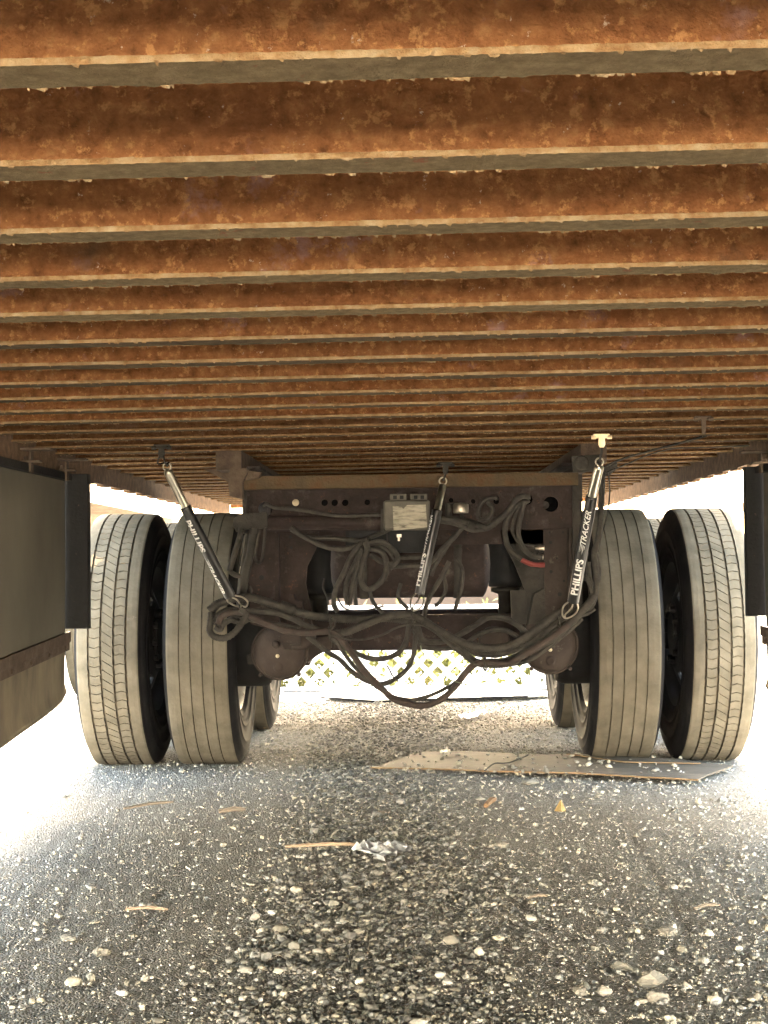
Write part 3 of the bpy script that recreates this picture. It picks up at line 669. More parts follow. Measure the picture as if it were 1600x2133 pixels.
# height-control linkage and chain at left
b=MB(); b.poly([P(x,y,5.50) for x,y in ((486,1082),(500,1070),(556,1067),(556,1098),(540,1101),(515,1103),(508,1112),(492,1108),(485,1095))],(0,.05,0))
lk=part(b,'valve_bracket',M['dust'])
b=MB(); b.tube([P(503,1100,5.49),P(500,1116,5.49),P(487,1160,5.49),P(478,1190,5.49)],.010,10); part(b,'control_arm',M['dust'])
b=MB(); b.tube([P(530,1100,5.5),P(522,1150,5.5),P(508,1210,5.5),P(500,1262,5.5)],[.016,.014,.017,.014],12); part(b,'control_arm',M['dust'])
b=MB(); b.tube([P(516,1112,5.52),P(512,1150,5.52),P(504,1200,5.52),P(498,1240,5.52)],.010,12); b.tube([P(478,1190,5.49),P(490,1198,5.49),P(500,1200,5.5)],.009,8); part(b,'control_arm',M['dust'])
b=MB(); b.tube(spline([P(552,1100,5.5),P(551,1130,5.5),P(546,1165,5.5),P(538,1172,5.5),P(532,1160,5.5),P(536,1130,5.5),P(541,1104,5.5)],6),.006,8); part(b,'chain_loop',M['dust'])
b=MB(); b.tube(spline([P(x,y,5.52) for x,y in ((520,1240),(512,1232),(518,1222),(524,1230),(516,1250),(512,1262))],6),.004,8); part(b,'wire_tail',M['hose'])

# brake control module with its printed plate
b=MB(); c0=P(799,1042,5.45); c1=P(896,1103,5.45); b.box((c0.x,5.45,c1.z),(c1.x,5.56,c0.z),0,.006); md=part(b,'control_module',M['box'],label='grey plastic brake control module with a worn printed plate')
b=MB()
for (xa,xb) in ((812,847),(855,890)):
    a=P(xa,1029,5.47); q=P(xb,1043,5.47); b.box((a.x,5.47,q.z),(q.x,5.54,a.z),0,.002)
    for f in (.2,.6): b.box((a.x+(q.x-a.x)*f,5.466,q.z+.006),(a.x+(q.x-a.x)*(f+.22),5.4695,a.z-.006),1)
part(b,'connector',[M['box'],M['black']],md)
b=MB(); a=P(818,1053,5.449); q=P(889,1103,5.449); b.poly([P(818,1054,5.4485),P(836,1055,5.4485),P(840,1060,5.4485),P(848,1052,5.4485),P(887,1051,5.4485),P(890,1098,5.4485),P(858,1102,5.4485),P(820,1105,5.4485)],(0,.0012,0))
part(b,'printed_plate',mat('worn_printed_plate',[(.07,.063,.045,.34),(.22,.20,.15,.43),(.32,.29,.225,.6)],70,8,.6,bump=.2,stretch=(.35,1,1.6),spots=[((.12,.13,.07),12,.58,.12)]),md)
b=MB(); b.cyl(P(831,1117,5.44),P(831,1127,5.44),.004,seg=8); b.box(tuple(P(829,1117,5.437)-Vector((.004,0,.004))),tuple(P(834,1115,5.437)+Vector((.004,.006,.004)))); part(b,'clip',M['steel'],md)
b=MB(); b.poly([P(793,1060,5.47),P(799,1060,5.47),P(799,1108,5.47),P(793,1106,5.47)],(0,.06,0)); part(b,'mount_bracket',M['dust'],md)
# pressure fitting with round cap
b=MB(); c=P(960,1056,5.45); b.lathe([(-.022,0),(-.022,.026),(-.016,.028),(.008,.028),(.014,.020),(.016,0)],'Z',c,28); pf=part(b,'fitting_cap',M['steel'],label='bright round metal cap on the valve line')
b=MB(); b.tube([P(962,1068,5.46),P(963,1086,5.46)],.007,8); b.tube([P(918,1083,5.46),P(950,1083,5.46),P(985,1090,5.46),P(1012,1101,5.46)],.013,10); b.tube([P(935,1050,5.47),P(934,1085,5.47)],.012,10); b.tube([P(930,1052,5.47),P(944,1052,5.47)],.006,8)
b.tube([P(975,1092,5.44),P(990,1098,5.44)],.018,12); part(b,'valve_line',M['dust'],pf)

# wheels -----------------------------------------------------------
R0=.525
def tyre_mesh(kind, seed):
    rng=np.random.default_rng(seed)
    npitch=88; subs=[0,.45,.87,.885,.965,.98] if kind=='sipe' else [0,.5]
    if kind!='sipe': npitch=130
    tw=.116
    gpos=[-.073,-.026,.024,.072] if kind=='sipe' else [-.068,-.024,.022,.066]
    gw=.0042 if kind=='sipe' else .0022; gd=.010 if kind=='sipe' else .006
    lat=[]   # (v, r, material, rib)
    def arc(sg):
        return [(sg*.1395,.395),(sg*.1415,.425),(sg*.1435,.427),(sg*.1435,.436),(sg*.1415,.438),(sg*.140,.465),(sg*.1395,.467),(sg*.137,.470),(sg*.133,.492),(sg*.130,.494),(sg*.124,.510)]
    left=[(-.098,.292,1,-1),(-.112,.300,1,-1),(-.1225,.318,1,-1),(-.1255,.320,1,-1),(-.1275,.330,1,-1),(-.1255,.332,1,-1),(-.133,.360,1,-1),(-.1365,.362,1,-1),(-.1375,.372,1,-1),(-.1345,.374,1,-1)]+[(a,b_,1,-1) for a,b_ in arc(-1)]
    lat+=left
    lat.append((-.119,.5195,0,-1)); lat.append((-.1135,.5225,0,-1))
    cur=-.1135; rib=0
    for g in gpos:
        a,b_=g-gw,g+gw
        for t in (.5,): lat.append((cur+(a-cur)*t,R0-.0004,0,rib))
        lat.append((a,R0,0,rib)); lat.append((a+.0008,R0-gd,2,-2)); lat.append((b_-.0008,R0-gd,2,-2)); cur=b_; rib+=1; lat.append((b_,R0,0,rib))
    lat.append(((cur+.1135)/2,R0-.0004,0,rib)); lat.append((.1135,.5225,0,-1)); lat.append((.119,.5195,0,-1))
    lat+=[(a,b_,1,-1) for a,b_ in arc(1)[::-1]]+[(-a,b_,1,-1) for a,b_,_q,_w in left[:10][::-1]]
    n=len(lat); N=npitch*len(subs); pitch=2*math.pi/npitch
    zz={'sipe':1}.get(kind,0)
    b=MB(); vs=[]
    for k in range(npitch):
        for j,sj in enumerate(subs):
            for (v,r,m,rb) in lat:
                sh=0
                if kind=='sipe' and rb>=0:
                    if rb==1: sh=.25*((v+.05)/.024)**2*.9
                    elif rb==2: sh=-(v)/.024*.42
                    elif rb==3: sh=-.25*((v-.05)/.024)**2*.9+.4
                th=(k+sj+ (sh if kind=='sipe' else 0))*pitch
                rr=r; vv=v
                if kind=='sipe' and rb in (1,2,3) and j in (3,4): rr-=.0045
                if zz and rb!=-1 and m in (0,2) and abs(v)<.1: vv+=.0007*(1 if j in (0,1) else -1)
                y=rr*math.sin(th); z=rr*math.cos(th)
                if z<-.514:
                    vv*=1+(-.514-z)*1.2; z=-.514-(0)*z
                vs.append((vv,y,z))
    b.v=vs
    for a in range(N):
        a2=(a+1)%N
        for i in range(n-1):
            m0,m1=lat[i][2],lat[i+1][2]
            mi=2 if 2 in (m0,m1) else (1 if 1 in (m0,m1) else 0)
            if kind=='sipe' and mi==0 and lat[i][3]==lat[i+1][3] and lat[i][3] in (1,2,3) and (a%len(subs)) in (2,3,4): mi=2
            b.f.append((a*n+i,a2*n+i,a2*n+i+1,a*n+i+1)); b.m.append(mi); b.s.append(mi==1)
    return b.mesh('tyre',[M['tread'],M['sidewall'],M['groove']])
T_out=tyre_mesh('sipe',1); T_in=tyre_mesh('rib',2)
def rim_mesh():
    b=MB(); b.lathe([(-.112,.300),(-.116,.312),(-.108,.314),(-.104,.300),(-.096,.286),(-.080,.280),(-.05,.272),(-.02,.255),(.03,.255),(.06,.272),(.085,.280),(.098,.286),(.104,.300),(.108,.314),(.116,.312),(.112,.300),(.090,.276),(.06,.266),(.03,.249),(-.02,.249),(-.05,.266),(-.085,.274),(-.098,.280),(-.112,.300)],'X',seg=56)
    return b
rimM=rim_mesh().mesh('rim',[M['rim']])
def disc_mesh(side):
    # dished disc with eight hand holes; side=+1: mounting face towards +x
    b=MB(); x0=.070*side; rs=[.085,.14,.165,.19,.215,.24,.256]; off=[.040,.040,.030,.020,.010,-.004,-.02]
    seg=64; vs=[]
    for k in range(seg):
        a=2*math.pi*k/seg
        for r,o in zip(rs,off): vs.append((x0+o*side,r*math.cos(a),r*math.sin(a)))
    n=len(rs); n1=len(vs); vs+=[(v[0]-side*.010,v[1],v[2]) for v in vs]; fs=[]
    hole=lambda k,i: i in (2,3,4) and (k%8) in (3,4,5)
    for k in range(seg):
        k2=(k+1)%seg
        for i in range(n-1):
            if hole(k,i): continue
            q=(k*n+i,k2*n+i,k2*n+i+1,k*n+i+1); fs.append(q); fs.append(tuple(n1+j for j in q[::-1]))
            for (kk,ii,e) in ((k-1,i,(k*n+i,k*n+i+1)),(k+1,i,(k2*n+i+1,k2*n+i)),(k,i-1,(k2*n+i,k*n+i)),(k,i+1,(k*n+i+1,k2*n+i+1))):
                if hole(kk%seg,ii) or ii<0 or ii>=n-1: fs.append((e[0],e[1],n1+e[1],n1+e[0]))
    b.add(vs,fs)
    for k in range(10):
        a=2*math.pi*k/10+.1; c=Vector((x0+.040*side,.112*math.cos(a),.112*math.sin(a))); b.cyl(c,c+Vector((.02*side,0,0)),.014,seg=6,smooth=False)
    b.cyl((x0-.03*side,0,0),(x0+.05*side,0,0),.085,seg=28)
    return b.mesh('wheel',[M['black']])
dP,dN=disc_mesh(1),disc_mesh(-1); rimD=rim_mesh().mesh('rim',[M['black']])
for Y in (6.47,7.79):
    for s in (-1,1):
        for inner in (True,False):
            x=s*(.838 if inner else (1.185 if s<0 else 1.20))
            # dual discs are bolted face to face: the outer wheel's disc sits inboard, the inner wheel's outboard
            d=(dP if s>0 else dN) if inner else (dN if s>0 else dP)
            w=link('wheel',d,BG,(x,Y-6.5,.515)); 
            t=link('tyre',T_in if inner else T_out,w); r=link('rim',rimM if inner else rimD,w)
            if Y<7: t['label']='%s front tyre of the bogie, %s'%({(-1,True):'left inner',(-1,False):'left outer',(1,True):'right inner',(1,False):'right outer'}[(s,inner)],'nearly bald with four thin grooves' if inner else 'tread of grooves and slanting sipes coated in pale dust')
            if inner is False and s<0: t.rotation_euler=(0,0,math.pi)
# spare tyre scuff marks are in the tread material

# ------------------------------------------------------------------ hoses of the bogie
def hose(pts, Y, rp, m='hose', parent=BG, name='hose', corr=False, n=7, label=None, dy=None):
    r=rp/FPX*Y; q=[P(p[0],p[1],(p[2] if len(p)>2 else Y)+(0 if dy is None else dy*math.sin(i*1.7))) for i,p in enumerate(pts)]
    sp=spline(q,n)
    if corr:
        # resample evenly, ripple the radius
        out=[sp[0]]; step=.0035
        for a,c in zip(sp[:-1],sp[1:]):
            L=(c-a).length; k=max(1,int(L/step))
            out+= [a+(c-a)*(i+1)/k for i in range(k)]
        sp=out; rr=[r*(1+.09*(1 if (i//1)%2 else -1)) for i in range(len(sp))]
    else:
        rr=[r*(1+.05*math.sin(i*.9+len(pts))) for i in range(len(sp))]
    b=MB(); b.tube(sp,rr,10); o=b.build(name,M[m],parent)
    if parent is BG: o.location=(0,-6.5,0)
    if label: o['label']=label
    return o
hose([(549,1056),(556,1050),(572,1057),(607,1060),(645,1065),(695,1073),(732,1074),(795,1072)],5.50,4.2)
hose([(606,1102),(640,1120),(690,1121),(720,1124),(753,1125),(777,1117),(799,1108),(820,1098)],5.50,5)
hose([(605,1098),(630,1116),(660,1132),(682,1140),(705,1144),(732,1141),(755,1130)],5.49,5)
hose([(762,1129),(765,1147),(757,1170),(751,1200),(756,1219),(768,1228),(787,1218),(802,1197),(805,1173),(799,1155),(787,1146),(768,1143)],5.46,6)
hose([(760,1134),(795,1129),(817,1143),(829,1162),(819,1176),(795,1170),(771,1155)],5.48,5.5)
hose([(765,1138),(790,1136),(812,1150),(824,1170),(812,1186)],5.51,5)
hose([(800,1176),(815,1180),(840,1179),(873,1177),(896,1172),(921,1144),(946,1119),(964,1097)],5.50,5.2)
hose([(822,1160),(850,1161),(875,1160),(893,1156)],5.53,5)
hose([(748,1136),(729,1164),(717,1192),(705,1215),(697,1237),(696,1260),(704,1275)],5.48,5.5)
hose([(752,1140),(741,1170),(727,1200),(720,1230),(724,1257)],5.50,5)
hose([(755,1145),(744,1185),(735,1215),(731,1245),(726,1262)],5.47,5)
hose([(757,1150),(748,1190),(739,1220),(740,1245),(742,1262)],5.52,4.5)
hose([(936,1169),(921,1200),(899,1237),(888,1262),(883,1285)],5.42,5)
hose([(948,1110),(930,1140),(905,1180),(898,1200)],5.56,4.5)
hose([(950,1165),(962,1185),(962,1220),(955,1245),(948,1270)],5.6,4.5); hose([(925,1200),(928,1230),(915,1255),(905,1262)],5.6,4)
hose([(1105,1034),(1080,1037),(1055,1069),(1030,1090),(1014,1100),(983,1103),(955,1092),(917,1084)],5.46,6)
hose([(1102,1041),(1067,1062),(1055,1087),(1052,1112),(1061,1144),(1086,1166)],5.48,5.8)
hose([(1086,1166),(1108,1175),(1135,1177)],5.48,5.2,'red',label='clean red end of a brake hose')
hose([(1091,1046),(1086,1070),(1081,1095),(1081,1119),(1092,1144),(1111,1159),(1130,1161)],5.47,5.2)
hose([(1092,1044),(1075,1070),(1067,1103),(1077,1125),(1095,1138),(1111,1141),(1130,1142)],5.50,3.2)
for (x,y) in ((1124,1142),(1122,1160)):
    b=MB(); b.tube([P(x-8,y,5.48),P(x-2,y,5.48),P(x,y,5.48),P(x+10,y,5.48)],[.006,.009,.011,.009],10); part(b,'hose_fitting',M['steel'])
hose([(996,1080),(999,1056),(1011,1041),(1033,1037),(1036,1042)],5.47,4.5)
hose([(1015,1045),(1025,1058),(1022,1075),(1012,1082),(996,1083)],5.49,4.5)
for (pp,yy,rp_) in (([(700,1240),(720,1268),(760,1272),(800,1262)],5.9,2),([(676,1205),(673,1225),(682,1245),(684,1262)],5.9,2),([(770,1230),(778,1255),(800,1280)],5.8,4),([(835,1215),(830,1245),(850,1268)],5.8,4)): hose(pp,yy,rp_)
# ------------------------------------------------------------------ hanging hose bundle
HB=empty('hose_bundle','long sagging bundle of dusty air hoses and cables strung across in front of the axle','hose bundle',loc=(0,5.3,.5))
def hb(pts,Y,rp,m='hose',**k):
    o=hose(pts,Y,rp,m,HB,**k); o.location=(0,-5.3,-.5); return o
hb([(436,1272),(450,1260),(465,1254),(495,1246),(522,1245),(549,1252),(582,1263),(612,1272),(645,1281),(690,1287),(750,1290),(800,1287),(850,1292)],5.32,8.5,corr=True,label='thick ribbed conduit along the top of the bundle')
hb([(583,1262),(600,1268),(614,1273)],5.315,12,'dust',name='tape_wrap')
hb([(447,1302),(450,1284),(480,1270),(519,1272),(570,1276),(606,1287),(636,1302),(660,1311),(690,1316)],5.30,6.5)
hb([(690,1318),(720,1317),(765,1299),(804,1284),(845,1280),(872,1287),(905,1308),(935,1335),(968,1362),(995,1380),(1040,1384),(1070,1377),(1100,1356),(1145,1334),(1175,1310),(1205,1281),(1229,1254),(1238,1238)],5.28,8,corr=True,label='thick ribbed conduit arching over the middle of the bundle')
hb([(455,1300),(462,1284),(480,1276),(504,1276),(540,1293),(570,1305),(600,1315),(645,1318),(684,1315),(705,1326),(720,1344),(738,1368),(759,1398),(789,1428),(819,1455),(849,1466),(880,1470),(905,1464),(929,1449),(950,1428),(968,1404),(986,1386),(1010,1380),(1055,1383),(1085,1368),(1124,1344),(1160,1320),(1184,1302)],5.26,7,'redhose',label='faded red brake hose hanging lowest of the bundle')
hb([(684,1322),(700,1335),(722,1368),(745,1396),(770,1418),(800,1442),(830,1454),(860,1458),(900,1447),(940,1428),(955,1417),(975,1395),(1000,1378),(1050,1374),(1090,1358),(1140,1325),(1180,1296)],5.29,4.2)
hb([(640,1325),(684,1359),(708,1374),(732,1398),(759,1416),(795,1425),(825,1413),(849,1392),(861,1365),(865,1335),(868,1300),(870,1275)],5.33,5,)
hb([(690,1330),(720,1350),(744,1362),(774,1372),(804,1371),(831,1359),(846,1335),(852,1305),(856,1275)],5.36,5.5)
hb([(690,1322),(720,1330),(756,1332),(795,1323),(825,1308),(849,1302),(881,1303),(915,1322),(950,1350),(985,1380),(1005,1390)],5.25,2.2)
hb([(870,1300),(875,1326),(886,1336),(920,1337),(950,1326),(986,1305),(1016,1287),(1046,1287),(1072,1298),(1098,1320)],5.38,6)
hb([(872,1320),(878,1345),(905,1351),(940,1350),(970,1340),(1000,1320),(1030,1312),(1060,1316),(1095,1340)],5.42,5)
hb([(880,1293),(920,1317),(968,1341),(1010,1350),(1055,1347),(1094,1329),(1130,1302),(1157,1282),(1178,1270)],5.27,8.5,corr=True,label='thick ribbed conduit rising to the right spring')
hb([(968,1348),(1000,1362),(1050,1360),(1095,1342),(1135,1315),(1170,1290),(1200,1276),(1222,1262)],5.31,7)
hb([(1060,1384),(1100,1376),(1140,1350),(1175,1322),(1200,1300),(1212,1288)],5.33,5)
hb([(876,1345),(880,1360),(890,1377),(911,1398),(941,1417),(968,1425)],5.24,1.1,'wire')
hb([(805,1385),(812,1396),(818,1408),(830,1420)],5.25,1.6)
# left knot of loops
hb([(440,1275),(438,1299),(437,1314),(447,1326),(468,1329),(489,1317),(507,1293),(512,1278),(500,1268)],5.25,7,corr=True)
hb([(459,1300),(453,1286),(471,1276),(498,1274),(520,1284),(505,1296),(480,1292),(466,1300),(458,1312),(448,1306)],5.30,5.5)
hb([(452,1262),(444,1275),(446,1292),(456,1300),(470,1296),(490,1284),(504,1270)],5.33,6)
hb([(500,1262),(498,1276),(505,1286),(560,1298),(620,1308)],5.34,5)
for x,y in ((502,1268),(690,1300),(688,1318),(860,1290),(862,1306),(768,1132),(1165,1292),(1010,1383)):
    b=MB(); c=P(x,y,5.27 if x!=768 else 5.46); n_=12; r=.022; b.tube([c+Vector((.004*math.sin(k),r*math.cos(2*math.pi*k/n_),r*math.sin(2*math.pi*k/n_))) for k in range(n_)],.0035,6,closed=True); o=b.build('hose_tie',M['hose'],HB); o.location=(0,-5.3,-.5)
b=MB(); b.tube([P(700,1290,5.24),P(697,1304,5.24),P(688,1312,5.24)],.0025,6); b.tube([P(688,1310,5.24),P(689,1322,5.24),P(688,1336,5.24)],.003,6); o=b.build('tie_tail',M['hose'],HB); o.location=(0,-5.3,-.5)
# right riser cables
hb([(1254,985),(1254,1020),(1252,1057),(1248,1116),(1238,1152),(1240,1175),(1243,1215),(1237,1250),(1215,1272)],5.30,6.5)
hb([(1268,985,5.35),(1270,1029),(1264,1077),(1252,1120),(1246,1150)],5.34,1.6)
hb([(1222,1150),(1219,1180),(1223,1205),(1233,1230),(1237,1254),(1228,1268),(1205,1284)],5.34,4.5)
hb([(1240,1150),(1247,1180),(1246,1210),(1236,1222),(1228,1200),(1226,1170)],5.37,5)
hb([(1206,1284),(1225,1278),(1240,1268)],5.28,3.5)
b=MB(); b.tube(spline([P(x,y,5.34) for x,y in ((1253,975),(1300,955),(1360,938),(1420,922),(1480,905))],5),.004,8); o=b.build('cable',M['hose'],HB); o.location=(0,-5.3,-.5)
b=MB(); b.tube(spline([P(x,y,5.30) for x,y in ((1262,985),(1310,965),(1350,948),(1400,935),(1470,932),(1560,928))],5),.0025,8); o=b.build('cable',M['hose'],HB); o.location=(0,-5.3,-.5)

# ------------------------------------------------------------------ hanging springs
def text_mesh(s, shear=0.0, bold=.02):
    cu=bpy.data.curves.new('txt','FONT'); cu.body=s; cu.size=1; cu.shear=shear; cu.offset=bold; cu.resolution_u=4; cu.extrude=.0
    ob=bpy.data.objects.new('txt',cu); COL.objects.link(ob); dg=bpy.context.evaluated_depsgraph_get()
    me=bpy.data.meshes.new_from_object(ob.evaluated_get(dg)); bpy.data.objects.remove(ob); 
    import bmesh
    bm=bmesh.new(); bm.from_mesh(me); bpy.data.meshes.remove(me)
    for y in np.arange(-.1,.9,.08): bmesh.ops.bisect_plane(bm,geom=bm.verts[:]+bm.edges[:]+bm.faces[:],plane_co=(0,float(y),0),plane_no=(0,1,0))
    v=np.array([q.co[:2] for q in bm.verts]); f=[tuple(w.index for w in q.verts) for q in bm.faces]; bm.free(); v[:,0]-=v[:,0].min(); return v,f
def hanger_spring(top, ring, sl0, sl1, hookend, Ys, rt, rs_, label, texts, clampmat, flip=False, link2=False):
    """top: clamp on the beam; ring: eye; sl0, sl1: sleeve ends; Ys: depths at (top, ring, sleeve top, sleeve bottom, hook)"""
    A=P(*top,Ys[0]); Rg=P(*ring,Ys[1]); S0=P(*sl0,Ys[2]); S1=P(*sl1,Ys[3]); H=P(*hookend,Ys[4])
    root=empty('hose_support_spring',label,'hanging spring','black sleeved support springs holding up the hoses',loc=tuple(A))
    def pt(b,name,m,lab=None,fix=True):
        o=b.build(name,m,root,fix); o.location=-A
        if lab: o['label']=lab
        return o
    ax=(S1-S0).normalized(); r=rs_/FPX*Ys[2]; rt_=rt/FPX*Ys[2]
    b=MB()   # beam clamp: plate on the flange, two claws and a tongue
    zt=deckz(A.x,A.y)
    b.box((A.x-.026,A.y-.006,A.z-.004),(A.x+.026,A.y+.010,A.z+.010),0,.002); b.cyl((A.x-.032,A.y-.006,A.z-.002),(A.x-.018,A.y-.006,A.z-.002),.006,seg=12); b.cyl((A.x+.018,A.y-.006,A.z-.002),(A.x+.032,A.y-.006,A.z-.002),.006,seg=12)
    b.poly([A+Vector((-.009,-.008,0)),A+Vector((.009,-.008,0)),A+Vector((.011,-.008,-.024)),A+Vector((.006,-.008,-.034)),A+Vector((-.006,-.008,-.034)),A+Vector((-.011,-.008,-.024))],(0,.004,0))
    pt(b,'beam_clamp',clampmat)
    b=MB(); q0=A+Vector((0,-.005,-.022)); 
    if link2:
        b.tube(spline([q0+Vector((-.004,0,.004)),q0+Vector((-.012,0,-.03)),Rg+Vector((-.006,0,.012)),Rg]),.0028,8)
        b.tube(spline([q0+Vector((.004,0,.004)),q0+Vector((.012,0,-.03)),Rg+Vector((.006,0,.012)),Rg]),.0028,8)
    else:
        b.tube([q0,q0+(Rg-q0)*.5+Vector((.002,0,0)),Rg],.004,8)
    pt(b,'link',M['dust'])
    b=MB(); rr=.0125; b.tube([Rg+Vector((rr*math.cos(t),.0,rr*math.sin(t))) for t in [2*math.pi*k/20 for k in range(20)]],.0028,8,closed=True); pt(b,'eye_ring',M['steel'])
    top_=Rg-Vector((0,0,.010)); axt=(S0-top_).normalized(); b=MB(); b.tube([top_,top_+axt*.004,top_+axt*.010,S0+axt*.03],[rt_*.4,rt_*.85,rt_,rt_],24)
    pt(b,'spring_tube',M['chrome'])
    b=MB(); b.tube([S0-ax*.002,S0,S0+ax*.004,S1-ax*.004,S1],[r*.8,r*.98,r,r,r*.93],32); pt(b,'sleeve',M['sleeve'])
    # wire bail at the bottom
    side=ax.cross(Vector((0,1,0))).normalized(); b=MB(); d=H-S1
    b.tube(spline([S1+side*r*.7,S1+side*r*1.3+d*.35,S1+side*r*1.1+d*.75,H,S1-side*r*.9+d*.75,S1-side*r*1.2+d*.3,S1-side*r*.7]),.0030,8); b.tube(spline([S1,S1+d*.3+side*.004,S1+d*.55,S1+d*.8-side*.006,H]),.0028,8)
    pt(b,'hook',M['steel'])
    # printed words wrapped on the sleeve
    toCam=(Vector((0,0,CAMZ))-S0); n0=(toCam-ax*toCam.dot(ax)).normalized(); up=-ax if not flip else ax
    left=n0.cross(up).normalized()  # direction letters' tops point to, before wrapping
    for (word,start,size,shear,bold,ang,h,speed,dim) in texts:
        v,f=text_mesh(word,shear,bold); b=MB(); L=(S1-S0).length
        base=S1+(-ax)*(L*start) if not flip else S0+ax*(L*start)
        def wrap(x,y):
            a=ang+(y-.35)*size*h/r
            dirn=n0*math.cos(a)+(-(left) if False else left)*math.sin(a)
            return base+up*(x*size)+dirn*(r+.0007)
        b.add([wrap(x,y) for x,y in v],f)
        if speed:
            for (x0,x1,ya,yb) in ((-1.1,.1,.56,.66),(-.9,.0,.38,.47),(-1.35,-.1,.20,.29),(-.8,-.2,.04,.11)):
                nn=6; vs=[];fs=[]
                for i in range(nn+1):
                    x=x0+(x1-x0)*i/nn; t=(i/nn)**.7; vs+= [wrap(x,(ya+yb)/2-(yb-ya)/2*t),wrap(x,(ya+yb)/2+(yb-ya)/2*t+.001)]
                    if i: fs.append((2*i-2,2*i-1,2*i+1,2*i))
                b.add(vs,fs)
        pt(b,'lettering',M['print'],'white printed word on the black sleeve',fix=False)
    return root
hanger_spring((1253,910),(1249,962),(1233,1034),(1194,1254),(1178,1288),(4.85,4.95,5.05,5.2,5.26),10,12.5,'black sleeved spring at right with PHILLIPS and TRACKER printed facing the camera',
    [('PHILLIPS',.09,.0355,0,.032,.10,.92,False,1),('TRACKER',.57,.0285,.35,.016,.12,.92,True,1)],M['brass'])
hanger_spring((928,968),(923,1002),(911,1063),(874,1238),(861,1272),(6.0-.62,5.38,5.36,5.34,5.30),7.5,10.5,'black sleeved spring in the middle, in front of the control module',
    [('PHILLIPS',.09,.0315,0,.032,.95,.9,False,1),('TRACKER',.58,.025,.35,.016,1.15,.9,True,1)],M['dust'])
hanger_spring((337,932),(348,972),(386,1056),(480,1243),(512,1264),(4.95,5.0,5.08,5.2,5.28),9,12,'black sleeved spring at left leaning steeply in front of the inner tyre',
    [('PHILLIPS',.12,.0335,0,.032,-.85,.92,False,1),('TRACKER',.62,.026,.35,.016,-1.0,.92,True,1)],M['dust'],flip=True,link2=True)
A=P(1465,872,4.45); b=MB(); b.box((A.x-.024,A.y-.006,A.z-.004),(A.x+.024,A.y+.010,A.z+.008),0,.002)
for s in (-1,1): b.cyl((A.x+s*.022-.006,A.y-.006,A.z-.002),(A.x+s*.022+.006,A.y-.006,A.z-.002),.006,seg=10)
b.poly([A+Vector((-.007,-.008,0)),A+Vector((.007,-.008,0)),A+Vector((.005,-.008,-.046)),A+Vector((-.005,-.008,-.046))],(0,.004,0))
o=b.build('beam_clamp',M['strip']); tag(o,'spare rusty beam clamp with hanging tongue and no spring, at upper right','clamp')

# ------------------------------------------------------------------ debris on the ground
def flat_on_ground(pts, z): return [Vector((g.x,g.y,z+float(ground_h(np.array([g.x]),np.array([g.y]))[0]))) for g in [G(x,y) for x,y in pts]]
def sheet(name,pts,z,th,mats,label,cat,edge=None):
    q=[G(x,y) for x,y in pts]; q=[Vector((a.x,a.y,z)) for a in q]; n=len(q); b=MB()
    b.add(q+[p-Vector((0,0,th)) for p in q],[tuple(range(n))]); 
    b.f.append(tuple(range(2*n-1,n-1,-1))); b.m.append(0); b.s.append(False)
    for i in range(n): b.f.append((i,i+n,(i+1)%n+n,(i+1)%n)); b.m.append(1 if edge and i in edge else 0); b.s.append(False)
    o=b.build(name,mats); tag(o,label,cat); return o
sheet('plywood_sheet',[(772,1611),(800,1604),(858,1584),(890,1577),(1000,1578),(1120,1584),(1180,1583),(1300,1592),(1420,1596),(1528,1608),(1470,1628),(1455,1637),(1330,1630),(1200,1622),(1020,1618),(900,1613)],.024,.006,[M['ply'],M['plyedge']],'weathered thin plywood sheet lying on gravel in front of the right wheels','plywood',edge=(11,12,13,14,15))
sheet('plywood_offcut',[(1180,1585),(1300,1592),(1420,1597),(1460,1606),(1300,1603)],.031,.004,[M['ply'],M['plyedge']],'pale split strip lying on top of the plywood sheet','board',edge=(3,4))
rng=np.random.default_rng(31); xs=[];ys=[]
while len(xs)<170:
    g=G(rng.uniform(820,1430),rng.uniform(1584,1626)); xs.append(g.x); ys.append(g.y)
_gh=ground_h
def ground_h(x,y): return np.full_like(x,.023)
scatter('gravel',np.array(xs),np.array(ys),np.clip(rng.lognormal(math.log(.006),.4,len(xs)),.003,.014),1,77,'small stones scattered on top of the plywood sheet',sink=.1,light=(.15,.5))
ground_h=_gh
b=MB(); b.tube(spline([G(1010,1622)+Vector((0,0,.03)),G(1030,1612)+Vector((0,0,.04)),G(1060,1606)+Vector((0,0,.032)),G(1100,1588)+Vector((0,0,.03))]),.003,8); tag(b.build('dark_wire',M['black']),'thin black wire lying across the plywood sheet','wire')
M['farply']=mat('sun_bleached_board',[(.42,.4,.36),(.55,.52,.47)],6,6,.9,bump=.2)
sheet('far_board',[(668,1461),(750,1449),(900,1441),(1040,1442),(1175,1452),(1100,1459),(930,1465),(780,1470)],.03,.012,[M['farply'],M['black']],'long thin pale board lying on bright ground behind the wheels','board',edge=(5,6,7))
